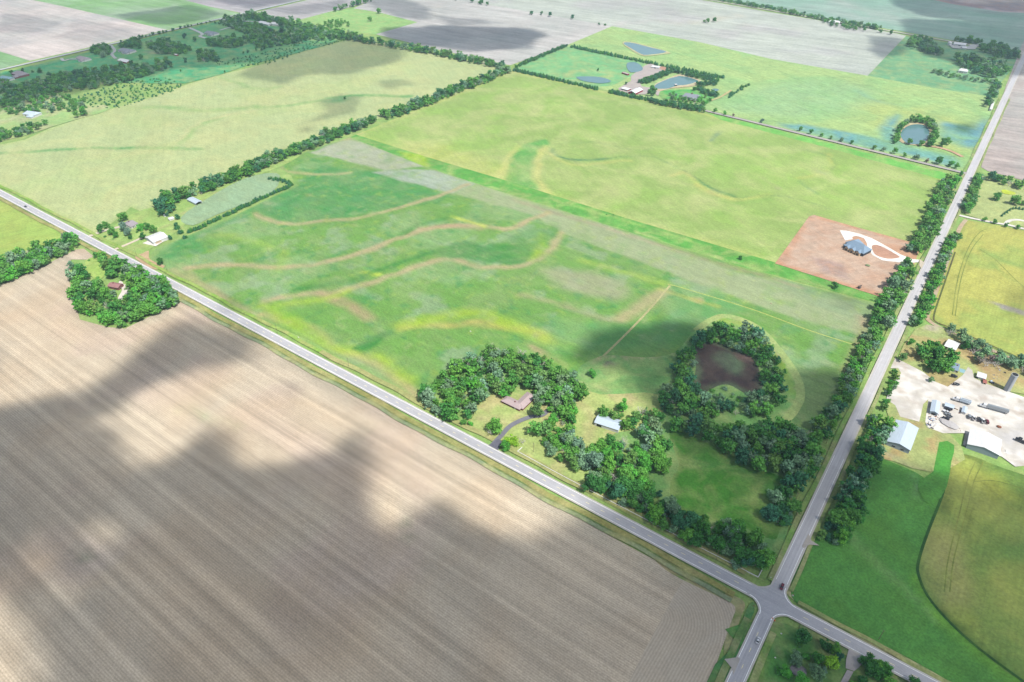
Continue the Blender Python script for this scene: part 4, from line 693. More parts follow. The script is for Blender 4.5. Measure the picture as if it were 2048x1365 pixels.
belt([(240, 88), (300, 74), (378, 55)], 8, 9, S, seed=82, mix=MIXD, size=(.5, .8)); belt([(378, 55), (420, 46), (460, 54)], 8, 8, S, seed=83, mix=MIXC, size=(.35, .5)); belt([(480, 112), (540, 96), (600, 84), (640, 76)], 18, 12, S, seed=84, mix=MIXC, size=(.4, .7), thin=.7)
scatter([(122, 206), (160, 192), (250, 165), (330, 156), (374, 172), (340, 186), (290, 200), (230, 222), (200, 215), (150, 222)], 8, 'young cedars scattered over the rough pasture', seed=90, kind='cone', mix=[('blue green', 3), ('deep green', 2)], size=(.5, 1.0), thin=.75)
scatter([(420, 128), (480, 116), (560, 98), (640, 78), (696, 74), (690, 82), (610, 104), (530, 132), (470, 136)], 9, 'young cedars in the shaded far pasture', seed=91, kind='cone', mix=[('blue green', 3), ('deep green', 2)], size=(.55, 1.1), thin=.7)
scatter([(1560, 1300), (1640, 1320), (1690, 1345), (1680, 1400), (1540, 1400), (1545, 1330)], 12, 'garden trees of the shaded corner lot', seed=97, mix=MIXD, size=(.4, .75), thin=.45)
scatter([(1585, 1262), (1620, 1275), (1630, 1300), (1590, 1300)], 9, 'garden trees of the shaded corner lot', seed=98, mix=MIXD, size=(.4, .6), thin=.4)
# --- single trees, each with its own label
for i, (px, py, s, c, sq) in enumerate([(1407, 226, .7, 'olive', 1), (1430, 226, .65, 'mid green', 1), (1449, 231, .6, 'bright green', 1), (1466, 234, .45, 'dull purple brown', 1), (1523, 246, .55, 'grey green', 1), (1600, 263, .65, 'mid green', 1), (1621, 269, .65, 'bright green', 1), (1642, 274, .55, 'mid green', 1), (1661, 279, .5, 'olive', 1), (1682, 284, .6, 'grey green', 1), (1703, 288, .55, 'deep green', 1), (1747, 300, .65, 'olive', 1), (1766, 303, .6, 'grey green', 1), (1788, 308, .8, 'mid green', 1), (1808, 315, .65, 'mid green', 1), (1831, 320, .75, 'grey green', 1), (1853, 325, .5, 'dull purple brown', 1), (1876, 329, .9, 'deep green', 1), (1900, 334, .85, 'bright green', 1), (1912, 338, .7, 'mid green', 1), (1921, 352, .6, 'deep green', 1)]):
    x, y = G(px, py); put(x, y, 'leafy', s, c, 'roadside tree row along the gravel road', True, None, sq)
one(322, 530, 'leafy', .62, 'deep green', 'lone dark tree at the rounded corner of the teal green field', 1.1)
for px, py, s, c, l in [(203, 466, .85, 'deep green', 'dark round tree nearest the road at the white barn farm'), (214, 456, .8, 'mid green', 'tree behind the two front trees at the white barn farm'), (226, 470, 1.0, 'mid green', 'wide green tree in the middle of the farm lawn row'), (234, 476, .7, 'deep green', 'small dark tree at the right end of the farm lawn row'),
                        (249, 444, 1.1, 'mid green', 'largest tree standing behind the grey roofed farm house'), (249, 464, .9, 'grey green', 'grey green tree in front of the grey roofed farm house'), (258, 472, .8, 'grey green', 'pale grey green tree lowest in front of the farm house'), (262, 479, .5, 'deep green', 'small tree beside the track to the white barn'),
                        (283, 462, .8, 'bright green', 'bright tree between farm house and white barn'), (296, 460, .7, 'deep green', 'dark tree in the middle behind the white barn'), (309, 468, .9, 'mid green', 'tall tree touching the back of the white barn'), (287, 480, .75, 'deep green', 'dark tree at the front corner of the white barn'),
                        (357, 440, .7, 'blue green', 'dark tree beside the small white shed'), (355, 458, .65, 'blue green', 'dark spruce on the grass right of the white barn'), (342, 480, .5, 'blue green', 'small spruce just right of the white barn'),
                        (990, 866, 1.25, 'mid green', 'big half dead tree in front of the farmhouse'), (1022, 892, .95, 'yellow green', 'bright yellow green tree beside the black driveway'), (1011, 900, .75, 'bright green', 'bright green tree where the black driveway meets the road'), (1073, 835, 1.15, 'olive', 'large round olive tree right of the farmhouse'),
                        (1103, 855, .95, 'bright green', 'bright green tree in the gap right of the driveway'), (928, 850, .55, 'mid green', 'small round shrubby tree on the lawn left of the half dead tree'), (941, 852, .45, 'bright green', 'second small shrubby tree on the lawn near the road'),
                        (1184, 754, .75, 'bright green', 'lone round tree at the path corner in the pasture'), (1207, 838, .9, 'mid green', 'dark tree behind the left end of the metal barn'), (1243, 824, 1.0, 'bright green', 'bright tree standing free above the metal barn'), (1226, 842, .8, 'olive', 'olive tree directly behind the metal barn'),
                        (1219, 896, .95, 'deep green', 'dark tree in front of the metal barn'), (1232, 905, 1.05, 'bright green', 'light green tree beside the dark one in front of the barn'), (1480, 520, .45, 'deep green', 'dark bush tree on the green strip in mid picture'), (1669, 577, .7, 'deep green', 'dark tree at the corner of the bare house lot'), (1718, 578, .4, 'dull purple brown', 'small bare looking tree below the bare house lot'),
                        (1991, 402, 1.0, 'deep green', 'round dark tree on the lawn left of the white path'), (2026, 410, 1.2, 'mid green', 'larger round tree at the right edge beyond the lawn'), (2048, 412, 1., 'mid green', 'tree cut by the right edge beyond the lawn'), (1968, 443, .55, 'mid green', 'small tree on the near end of the white drive'), (1988, 448, .55, 'mid green', 'small tree midway along the white drive'), (2010, 455, .5, 'deep green', 'small tree on the far end of the white drive'), (2034, 459, .6, 'mid green', 'small tree inside the white drive loop'),
                        (1803, 722, .8, 'olive', 'olive tree at the mouth of the gravel yard'), (1861, 765, .5, 'grey green', 'small grey tree on the island in the gravel yard'), (1820, 690, .6, 'bright green', 'slim bright tree near the side road left of the white house'), (1927, 700, .7, 'deep green', 'dark tree right of the white farm house'), (1968, 735, 1.1, 'BARE', 'large bare grey tree behind the small white shed'),
                        (758, 28, 1.3, 'mid green', 'big round tree on the top edge of the far pasture'), (740, 43, 1.1, 'mid green', 'round tree in the middle of the far pasture'), (1145, 39, .9, 'blue green', 'lone dark bush tree in the far grey field'), (1415, 47, 1., 'mid green', 'isolated far thicket in the wide grey field'), (1428, 45, 1., 'deep green', 'taller tree of the isolated far thicket'), (1408, 46, .7, 'mid green', 'low left tree of the isolated far thicket'),
                        (1063, 30, .9, 'blue green', 'first dark tree of the thin far row'), (1083, 31, .8, 'grey green', 'middle tree of the thin far row'), (1100, 34, .9, 'blue green', 'right tree of the thin far row'), (1198, 51, .5, 'blue green', 'small bush at the end of the thin far row'), (1210, 52, .5, 'deep green', 'last small bush before the light pasture corner'), (1760, 66, .8, 'mid green', 'small tree by the far road left of the dark grove'), (1781, 70, .9, 'deep green', 'round tree by the far road next to the dark grove'),
                        (1196, 143, .5, 'deep green', 'thin young tree between the two small ponds'), (690, 199, .45, 'deep green', 'single dark bush on the grass waterway in the pale field'),
                        (1818, 290, .8, 'mid green', 'left tree on the near bank of the round pond'), (1841, 293, .85, 'mid green', 'middle tree on the near bank of the round pond'), (1856, 294, .8, 'deep green', 'right tree on the near bank of the round pond'), (1884, 294, 1.0, 'deep green', 'pair tree standing right of the round pond'), (1892, 290, 1.0, 'mid green', 'taller tree right of the round pond'),
                        (1600, 1288, 1.1, 'deep green', 'large dark tree on the shaded lawn by the crossing'), (1646, 1298, .65, 'deep green', 'small dark tree on the shaded lawn beside the road'), (1664, 1306, .7, 'mid green', 'medium tree left of the dark shrub near the concrete drive'), (1676, 1318, .5, 'blue green', 'dark shrubby tree next to the concrete drive'),
                        (1591, 1328, .8, 'grey green', 'grey green tree above the ruined stone pad'), (1609, 1318, .5, 'bright green', 'small bright tree right of the grey green one'), (1656, 1335, .85, 'yellow green', 'bright yellow green tree left of the concrete drive'), (1570, 1352, .75, 'bright green', 'bright green tree left of the ruined stone pad'), (1628, 1352, .85, 'grey green', 'pale tree at the bottom edge of the shaded lawn'), (1600, 1372, .8, 'bright green', 'bright tree cut by the bottom edge'),
                        (81, 147, .9, 'deep green', 'tree beside the house with the pool'), (25, 150, .8, 'deep green', 'left tree behind the house with the pool'), (47, 145, .7, 'deep green', 'small tree behind the house with the pool'), (66, 146, .5, 'deep green', 'smallest tree right of the house with the pool'), (284, 120, .9, 'deep green', 'round dark tree right of the red barn'), (372, 126, .8, 'blue green', 'round dark tree on the far teal pasture'), (370, 78, .9, 'blue green', 'left round tree before the pale far house'), (391, 84, .9, 'deep green', 'right round tree before the pale far house'), (565, 70, 1.5, 'blue green', 'tall dark tree right of the long white sheds'), (592, 64, 1., 'grey green', 'tree at the far wood edge right of the long sheds'), (362, 144, .4, 'deep green', 'small lone cedar on the yellow lit pasture'), (450, 146, .35, 'deep green', 'small lone bush at the tip of the pale field')]:
    if c == 'BARE': one(px, py, 'bare', s, 'pale', l)
    else: one(px, py, 'leafy', s, c, l)
for px, py, s, l in [(938, 752, 1.3, 'pale dead tree at the upper left edge of the farmhouse wood'), (953, 740, 1.5, 'tall pale dead tree standing out of the farmhouse wood'), (990, 712, 1.2, 'pale dead tree at the top of the farmhouse wood'), (998, 770, 1.0, 'dead grey tree just above the farmhouse'), (983, 872, 1.0, 'dead branches in front of the half dead tree by the farmhouse'), (1248, 895, 1.1, 'forked dead tree right of the metal barn'), (1232, 965, 1.2, 'grey dead tree in the wood above the white fence'), (1462, 672, 1.1, 'dead tree at the top of the dry pond ring'), (1045, 888, .75, 'small purple grey bare tree beside the black driveway')]:
    one(px, py, 'bare', s, 'pale', l)
scatter([(1786, 288), (1790, 268), (1800, 252), (1825, 242), (1848, 242), (1868, 255), (1872, 275), (1862, 296), (1854, 290), (1863, 268), (1850, 250), (1824, 248), (1802, 258), (1797, 275), (1796, 290)], 6.5, 'tree ring round the round pond', seed=95, size=(.7, 1.1), mix=MIX)
scatter([(1708, 1352), (1725, 1326), (1790, 1352), (1840, 1385), (1700, 1400)], 7.5, 'roadside trees right of the concrete drive', seed=96, mix=MIXD, size=(.6, .85))
for i, (px, py, s, l) in enumerate([(211, 475, .9, 'oval clipped shrub on the farm lawn'), (226, 480, .6, 'small low shrub right of the oval one on the farm lawn'), (274, 466, .8, 'shrub on the lawn beside the farm house'), (1213, 430, .5, 'tiny dark bush on the green strip, left one'), (1227, 431, .5, 'tiny dark bush on the green strip, right one'), (178, 523, .8, 'small round bush on the lawn of the wooded lot'), (2015, 428, .7, 'bush inside the lawn at right')]):
    one(px, py, 'bush', s, 'deep green', l)
for i, (px, py) in enumerate([(2003, 434), (2008, 430), (2013, 426), (2018, 423), (2024, 420), (2030, 419), (2037, 420), (2044, 421)]):
    x, y = G(px, py); put(x, y, 'cone', .8, 'blue green', 'evergreen arc beside the white drive loop', True)
# --- build
def dist(t): return math.dist((t[0], t[1], 0), (CX, CY, CZ))
def build_trees():
    byk = {}
    for t in TREES: byk.setdefault(t[2], []).append(t)
    ext = {}
    for t in TREES: ext.setdefault(t[6], []).append(PJ(t[0], t[1]))
    ext = {k: (np.array(v).min(0), np.array(v).max(0)) for k, v in ext.items()}
    def where(t):
        lo_, hi_ = ext[t[6]]; u, v = PJ(t[0], t[1]); a = (u-lo_[0])/max(1, hi_[0]-lo_[0]); b = (v-lo_[1])/max(1, hi_[1]-lo_[1])
        h_ = 'left' if a < .33 else ('right' if a > .67 else 'middle'); v_ = 'upper' if b < .33 else ('lower' if b > .67 else 'central')
        return {'central middle': 'central'}.get(f'{v_} {h_}', f'{v_} {h_}')
    for kind, L in byk.items():
        F = [t for t in L if t[7]]; O = sorted([t for t in L if not t[7]], key=dist); n = max(0, 296-len(F)); ind = F+O[:n]; rest = O[n:]
        print(kind, 'individual', len(ind), 'rest', len(rest))
        nm, cat = CATN[kind]; nv = {'leafy': 9, 'cone': 3, 'bush': 3, 'bare': 3}[kind]; nt_ = {'leafy': 2, 'cone': 2, 'bush': 0, 'bare': 3}[kind]
        for i, (x, y, k, s, sq, c, ph, fo, lab) in enumerate(ind):
            rng = random.Random(i*7+len(nm)); v = rng.randrange(nv)
            colr = PAL.get(c, (1, 1, 1)); j = rng.uniform(.85, 1.15)
            if nt_:
                root = bpy.data.objects.new(nm, None); col.objects.link(root); root.location = (x, y, 0); root.rotation_euler.z = rng.uniform(0, 6.28); root.scale = (s*rng.uniform(.85, 1.2), s*rng.uniform(.85, 1.2), s*sq*rng.uniform(.85, 1.12)); root.empty_display_size = 1
                a = bpy.data.objects.new('branches' if kind == 'bare' else 'crown', CR[kind, v]); col.objects.link(a); a.parent = root
                b = bpy.data.objects.new('trunk', TR[kind, v if kind == 'bare' else v % nt_]); col.objects.link(b); b.parent = root
            else:
                root = a = bpy.data.objects.new(nm, CR[kind, v]); col.objects.link(a); a.location = (x, y, 0); a.rotation_euler.z = rng.uniform(0, 6.28); a.scale = (s, s, s*.8)
            if kind != 'bare': a.color = (colr[0]*j, colr[1]*j, colr[2]*rng.uniform(.85, 1.15), 1)
            if lab: tag(root, lab, cat)
            else:
                word = {'leafy': 'tree', 'cone': 'conifer', 'bush': 'shrub', 'bare': 'leafless tree'}[kind]
                sz = 'small' if s < .75 else ('tall' if s > 1.02 else 'medium')
                cc_ = c if kind != 'bare' else 'grey'; l = f'{sz} {cc_} {word}, {where(ind[i])} part, {ph}'
                if len(l.split()) > 16: l = l.replace(' the ', ' ')
                tag(root, ' '.join(l.split()[:16]), cat, f'{cat}s, {ph}')
        if rest:
            lv = {'leafy': 4, 'cone': 2, 'bush': 2}.get(kind, 0)
            if kind == 'bare':
                VV = []; FF = []; nv_ = 0
                for i, t in enumerate(rest):
                    me = CR['bare', i % 3]; v = np.zeros(len(me.vertices)*3, np.float32); me.vertices.foreach_get('co', v); v = v.reshape(-1, 3)*t[3]+np.array([t[0], t[1], 0])
                    f = np.array([p.vertices[:] for p in me.polygons]); VV.append(v); FF.append(f+nv_); nv_ += len(v)
                o = bpy.data.objects.new('distant_bare_trees', mesh_from('distant_bare_trees', np.concatenate(VV), [], np.concatenate(FF), None, M_dead)); col.objects.link(o)
                tag(o, 'leafless grey trees mixed into the far hedgerows', 'trees', kind='stuff'); continue
            VV = []; F3 = []; F4 = []; TT = []; nv_ = 0
            for i, t in enumerate(rest):
                rng = random.Random(i); V, f3, f4, T = LOW[kind, rng.randrange(lv)]; an = rng.uniform(0, 6.28); ca, sa_ = math.cos(an), math.sin(an)
                v = V*np.array([t[3], t[3], t[3]*t[4]]); v = np.c_[v[:, 0]*ca-v[:, 1]*sa_+t[0], v[:, 0]*sa_+v[:, 1]*ca+t[1], v[:, 2]]
                VV.append(v); F3.append(f3+nv_); F4.append(f4+nv_); nv_ += len(v); cc = np.array(PAL[t[5]])*rng.uniform(.82, 1.18)*np.array([rng.uniform(.9, 1.1), 1, rng.uniform(.85, 1.15)]); TT.append(T[:, None]*cc[None])
            nm2 = {'leafy': 'distant_woodland', 'cone': 'distant_conifers', 'bush': 'distant_scrub'}[kind]
            o = bpy.data.objects.new(nm2, mesh_from(nm2, np.concatenate(VV), np.concatenate(F3), np.concatenate(F4), np.concatenate(TT), M_leaf)); col.objects.link(o)
            tag(o, {'leafy': 'far hedgerows and groves that read as one mass of green', 'cone': 'far conifers of windbreaks and cedar pastures', 'bush': 'far scrub'}[kind], 'woodland', kind='stuff')
build_trees()
# ------------------------------------------------------------------ buildings
def prism_mesh(name, faces_verts, faces, mats, mi=None):
    me = bpy.data.meshes.new(name); me.from_pydata([tuple(v) for v in faces_verts], [], faces)
    for m_ in mats: me.materials.append(m_)
    if mi: me.polygons.foreach_set('material_index', mi)
    me.update(); return me
def obj(name, me, parent=None, loc=None, rz=None):
    o = bpy.data.objects.new(name, me); col.objects.link(o)
    if parent: o.parent = parent
    if loc: o.location = loc
    if rz is not None: o.rotation_euler.z = rz
    return o
class MB:
    def __init__(s): s.v = []; s.f = []
    def poly(s, pts): n = len(s.v); s.v += [tuple(p) for p in pts]; s.f.append(tuple(range(n, n+len(pts))))
    def box(s, x0, x1, y0, y1, z0, z1, taper=0):
        n = len(s.v); t = taper
        s.v += [(x0, y0, z0), (x1, y0, z0), (x1, y1, z0), (x0, y1, z0), (x0+t, y0+t, z1), (x1-t, y0+t, z1), (x1-t, y1-t, z1), (x0+t, y1-t, z1)]
        s.f += [tuple(n+i for i in q) for q in ((0, 3, 2, 1), (4, 5, 6, 7), (0, 1, 5, 4), (1, 2, 6, 5), (2, 3, 7, 6), (3, 0, 4, 7))]
    def cyl(s, c, r, h, ax='z', n=12, r2=None):
        r2 = r if r2 is None else r2; b = len(s.v)
        for k, rr in ((0, r), (1, r2)):
            for i in range(n):
                a = 2*math.pi*i/n; u, v = rr*math.cos(a), rr*math.sin(a)
                s.v.append((c[0]+u, c[1]+v, c[2]+k*h) if ax == 'z' else ((c[0]+k*h, c[1]+u, c[2]+v) if ax == 'x' else (c[0]+u, c[1]+k*h, c[2]+v)))
        s.f += [tuple(range(b, b+n))[::-1], tuple(range(b+n, b+2*n))]+[(b+i, b+(i+1) % n, b+n+(i+1) % n, b+n+i) for i in range(n)]
    def slab(s, pts, th):
        n = len(s.v); m_ = len(pts); s.v += [tuple(p) for p in pts]+[(p[0], p[1], p[2]-th) for p in pts]
        s.f += [tuple(range(n, n+m_)), tuple(range(n+m_, n+2*m_))[::-1]]+[(n+i, n+m_+i, n+m_+(i+1) % m_, n+(i+1) % m_) for i in range(m_)]
    def build(s, name, mat, parent=None, **k):
        me = bpy.data.meshes.new(name); me.from_pydata(s.v, [], s.f); me.materials.append(mat); me.update()
        bm = bmesh.new(); bm.from_mesh(me); bmesh.ops.recalc_face_normals(bm, faces=bm.faces); bm.to_mesh(me); bm.free(); return obj(name, me, parent, **k)
MM = {k: solid('paint_'+k, C(*c, .56), rough, metal, .07, 2.5, spec, streak=((.2, 2.2, .1), .16) if 'roof' in k else None) for k, (c, rough, metal, spec) in dict(
    roof_blue=((205, 220, 236), .45, 0, .5), roof_white=((244, 244, 246), .45, 0, .5), roof_grey=((150, 156, 168), .8, 0, .3), roof_slate=((140, 164, 188), .7, 0, .3), roof_pink=((196, 176, 176), .85, 0, .2), roof_red=((176, 130, 130), .85, 0, .2), roof_brown=((170, 162, 168), .85, 0, .2),
    wall_grey=((168, 182, 192), .7, 0, .3), wall_white=((236, 236, 234), .7, 0, .3), wall_red=((168, 44, 60), .7, 0, .3), wall_brick=((150, 100, 96), .85, 0, .2), wall_tan=((214, 190, 160), .8, 0, .2), wall_dark=((70, 74, 84), .8, 0, .2), roof_rust=((176, 110, 100), .8, 0, .2), roof_teal=((150, 190, 200), .6, 0, .3),
    glass=((34, 44, 54), .15, 0, .6), dark=((40, 42, 46), .7, 0, .3), door=((120, 130, 140), .6, 0, .3), concrete=((204, 200, 196), .9, 0, .2), car_white=((240, 242, 246), .25, 0, .6), car_red=((120, 34, 50), .25, 0, .6), car_grey=((110, 116, 124), .3, .3, .6), car_dark=((44, 48, 58), .25, 0, .6), car_silver=((176, 184, 192), .3, .4, .6), car_blue=((60, 90, 140), .3, 0, .6),
    tyre=((30, 30, 32), .9, 0, .2), orange=((226, 120, 40), .6, 0, .3), wood=((150, 132, 112), .9, 0, .1), fence=((255, 255, 255), .6, 0, .3), pool=((70, 190, 220), .1, 0, .6), rust=((150, 96, 72), .9, 0, .2), tarp_blue=((70, 110, 170), .7, 0, .3), silo=((198, 202, 206), .7, 0, .3), signred=((190, 30, 36), .5, 0, .4), ball=((255, 160, 60), .6, 0, .3)).items()}
def at_h(px, py, h): x, y = G(px, py, h); return Vector((x, y))
def frame(c0, c1, c2, h):
    """roof corners in photo pixels at eave height h: c0->c1 along the ridge, c1->c2 across; returns centre, L, W, angle"""
    a, b, c = at_h(*c0, h), at_h(*c1, h), at_h(*c2, h); u = b-a; L = u.length; u.normalize(); n = Vector((-u.y, u.x)); w_ = (c-b).dot(n); ce = (a+b)/2+n*w_/2
    return ce, L, abs(w_), math.atan2(u.y, u.x)
def gable_at(name, label, cat, ce, L, W, ang, eave, rise, wall, roof, ov=.4, doors=(), windows=(), chimney=None, skirt=None, open_side=None):
    """x = ridge axis. doors/windows: (side 'x+','x-','y+','y-', pos along the side, width, z0, z1)"""
    t = bpy.data.objects.new(name, None); col.objects.link(t); t.location = (ce[0], ce[1], 0); t.rotation_euler.z = ang; tag(t, label, cat)
    a, b = L/2-ov, W/2-ov; m_ = MB()
    if open_side:
        for s_ in ('x+', 'x-', 'y+', 'y-'):
            if s_ == open_side: continue
            if s_[0] == 'x': q = a if s_[1] == '+' else -a+.2; m_.poly([(q, -b, 0), (q, b, 0), (q, b, eave), (q, 0, eave+rise*b/(W/2)), (q, -b, eave)]); m_.poly([(q-.2, -b, 0), (q-.2, b, 0), (q-.2, b, eave), (q-.2, 0, eave+rise*b/(W/2)), (q-.2, -b, eave)])
            else: q = b if s_[1] == '+' else -b+.2; m_.box(-a, a, q-.2, q, 0, eave)
        for k in range(4): x = -a+.2+k*(2*a-.4)/3; q = b if open_side[1] == '+' else -b; m_.box(x-.12, x+.12, q-.12, q+.12, 0, eave)
    else:
        for q in (a, -a): m_.poly([(q, -b, -.2), (q, b, -.2), (q, b, eave), (q, 0, eave+rise*b/(W/2)), (q, -b, eave)])
        for q in (b, -b): m_.poly([(-a, q, -.2), (a, q, -.2), (a, q, eave), (-a, q, eave)])
    m_.build('wall', MM[wall], t)
    r_ = MB(); A_, B_ = L/2, W/2; ez = eave+.05-rise*ov/(W/2)*0
    for s_ in (1, -1):
        r_.slab([(-A_, 0, eave+rise+.12), (A_, 0, eave+rise+.12), (A_, s_*B_, ez+.06), (-A_, s_*B_, ez+.06)], .12)
    ro = r_.build('roof', MM[roof], t)
    for nm, L_, mat, th in (('door', doors, 'door', .06), ('window', windows, 'glass', .05)):
        for it in L_:
            sd_, pos, wd, z0, z1 = it[:5]; mt_ = it[5] if len(it) > 5 else mat; q = MB()
            if sd_[0] == 'x': x = a if sd_[1] == '+' else -a; q.box(min(x, x+(th if x > 0 else -th)), max(x, x+(th if x > 0 else -th)), pos-wd/2, pos+wd/2, z0, z1)
            else: y = b if sd_[1] == '+' else -b; q.box(pos-wd/2, pos+wd/2, min(y, y+(th if y > 0 else -th)), max(y, y+(th if y > 0 else -th)), z0, z1)
            q.build(nm, MM[mt_], t)
    if chimney: q = MB(); q.box(chimney[0]-.5, chimney[0]+.5, chimney[1]-.4, chimney[1]+.4, eave, eave+rise+1.1); q.build('chimney', MM['wall_brick'], ro)
    return t
def gable(name, label, cat, c0, c1, c2, eave, rise, wall, roof, **k):
    ce, L, W, an = frame(c0, c1, c2, eave); return gable_at(name, label, cat, ce, L, W, an, eave, rise, wall, roof, **k)
def wing(t, L, W, cx, cy, rot, eave, rise, wall, roof, hip=0., front_mat=None):
    """an extra gabled or hipped wing of house t, in its own axes"""
    c, s = math.cos(rot), math.sin(rot); tf = lambda p: (cx+p[0]*c-p[1]*s, cy+p[0]*s+p[1]*c, p[2])
    a, b = L/2-.4, W/2-.4; m_ = MB(); h2 = 0 if hip else rise*b/(W/2)
    for q in (a, -a): m_.poly([tf(p) for p in ((q, -b, -.2), (q, b, -.2), (q, b, eave), (q, 0, eave+h2), (q, -b, eave))])
    for q in (b, -b): m_.poly([tf(p) for p in ((-a, q, -.2), (a, q, -.2), (a, q, eave), (-a, q, eave))])
    m_.build('wall', MM[wall], t); A_, B_, H = L/2, W/2, L/2-hip; r_ = MB()
    for s_ in (1, -1):
        r_.slab([tf(p) for p in ((-H, 0, eave+rise+.12), (H, 0, eave+rise+.12), (A_, s_*B_, eave+.08), (-A_, s_*B_, eave+.08))], .12)
        if hip: r_.slab([tf(p) for p in ((s_*H, 0, eave+rise+.12), (s_*A_, B_, eave+.08), (s_*A_, -B_, eave+.08))], .12)
    return r_.build('roof', MM[roof], t)
def house(name, label, cx, cy, ang):
    t = bpy.data.objects.new(name, None); col.objects.link(t); t.location = (cx, cy, 0); t.rotation_euler.z = ang; tag(t, label, 'house'); return t
def boxpart(t, nm, mat, *b): q = MB(); q.box(*b); return q.build(nm, MM[mat], t)
# farmyard on the right
gable('metal_barn', 'big metal barn with pale blue roof on grass beside the side road', 'barn', (1773.5, 883), (1791.5, 839.5), (1838, 856), 4.6, 2.2, 'wall_grey', 'roof_blue', windows=[('x-', 3., 2.4, 1.6, 2.7), ('x-', -3.2, 2.4, 1.6, 2.7)], doors=[('x+', 0, 5, 0, 4, 'wall_white'), ('y-', 0, 3.2, 0, 2.6, 'wall_white')])
gable('metal_barn', 'wide white roofed metal barn at the lower edge of the gravel yard', 'barn', (1934, 888.6), (1940, 858), (2004, 882), 4.4, 2.4, 'wall_grey', 'roof_white', doors=[('x+', -4, 4.5, 0, 3.8, 'wall_white'), ('x+', 4, 4.5, 0, 3.8, 'wall_white'), ('y-', 3, 3.5, 0, 3.2, 'dark')])
gable('machine_shed', 'narrow pale blue roofed shed beside the heap of junk', 'shed', (1859.7, 823), (1864, 800), (1881.4, 803), 3.6, 1.2, 'wall_grey', 'roof_blue', doors=[('x-', 0, 3, 0, 2.6, 'dark')])
gable('storage_shed', 'low white roofed shed right of the narrow blue shed', 'shed', (1889, 812), (1908, 818), (1909.5, 811), 2.6, .5, 'wall_white', 'roof_blue', doors=[('y-', -2, 1.6, 0, 2, 'dark'), ('y-', 2, 1.6, 0, 2, 'dark')])
gable('storage_shed', 'small square shed with bluish roof above the row of parked cars', 'shed', (1922.5, 824), (1925.4, 812.5), (1935, 817), 2.8, .7, 'wall_white', 'roof_blue', doors=[('y+', 0, 2, 0, 2.2)])
gable('farm_house', 'white roofed farm house behind the big trees at right', 'house', (1888, 692), (1912, 701), (1918, 686), 3., 1.4, 'wall_white', 'roof_white', windows=[('y-', -3, 1.6, 1, 2.2), ('y-', 3, 1.6, 1, 2.2), ('x+', 0, 1.6, 1, 2.2)], doors=[('y-', 0, 1.1, 0, 2.1)])
h_ = gable('farm_house', 'house with dark slate roof and pale deck by the gravel yard', 'house', (1897, 737), (1917, 743), (1920, 729), 3., 1.5, 'wall_white', 'roof_slate', windows=[('y-', -3, 1.6, 1, 2.2), ('y-', 3, 1.6, 1, 2.2)], doors=[('y-', 0, 1.1, 0, 2.1)], chimney=(2, 0))
boxpart(h_, 'deck', 'roof_teal', 5.2, 9.5, -2.5, 3.5, 0, .6)
gable('storage_shed', 'long white shed on the grass left of the silo', 'shed', (1953, 753), (1972, 759), (1974, 749), 3., .9, 'wall_white', 'roof_white', doors=[('y-', -3, 2, 0, 2.2, 'dark'), ('y-', 2.5, 2, 0, 2.2, 'dark')])
gable('rusty_shed', 'small rusty roofed shed just below the long white shed', 'shed', (1966, 766), (1974, 768), (1976, 761), 2., .6, 'wall_tan', 'roof_rust', doors=[('y-', 0, 1, 0, 1.7, 'dark')])
x, y = G(2013, 781); t = bpy.data.objects.new('silo', None); col.objects.link(t); t.location = (x, y, 0); tag(t, 'tall grey concrete stave silo at the edge of the farmyard', 'silo')
q = MB(); q.cyl((0, 0, 0), 2.6, 17, n=28); q.build('shaft', MM['silo'], t)
q = MB()
for k in range(17): q.cyl((0, 0, .6+k*.98), 2.64, .07, n=28)
q.build('hoop', MM['roof_grey'], t)['kind'] = 'stuff'
q = MB(); q.cyl((0, 0, 17), 2.66, .45, n=28); q.build('rim', MM['silo'], t); q = MB(); q.cyl((0, 0, 17.46), 2.3, .06, n=28); q.build('opening', MM['dark'], t)
q = MB(); q.box(-.45, .45, -3.1, -2.6, 0, 17.2); q.build('chute', MM['roof_grey'], t)
# new house on the bare lot: slate hipped body, three dark gabled bays on the near side
a_, b_ = at_h(1690, 487, 4), at_h(1735, 507, 4); ang = math.atan2(b_.y-a_.y, b_.x-a_.x); ce = (a_+b_)/2
h_ = house('new_house', 'new house with slate blue roof and gabled bays on the bare lot', ce.x, ce.y, ang)
wing(h_, 25, 17, 0, 3, 0, 4.2, 6, 'wall_dark', 'roof_slate', hip=6); wing(h_, 16, 13, -7.5, 9, 1.35, 4, 4.6, 'wall_dark', 'roof_slate', hip=4)
for k, (bx, w_) in enumerate(((-6.5, 5), (0, 6), (7, 5.4))):
    wing(h_, 7, w_, bx, -5.2, math.pi/2, 4.2, 2.3, 'wall_tan', 'roof_slate'); boxpart(h_, 'window', 'glass', bx-1.1, bx+1.1, -8.42, -8.3, 1, 3.4)
boxpart(h_, 'garage_door', 'wall_white', -14.2, -14.05+.3, -1, 3, 0, 2.6); boxpart(h_, 'porch', 'concrete', 8, 13, -7.5, -5, 0, .3); boxpart(h_, 'chimney', 'wall_brick', 3, 4.2, 1.5, 2.6, 4, 9)
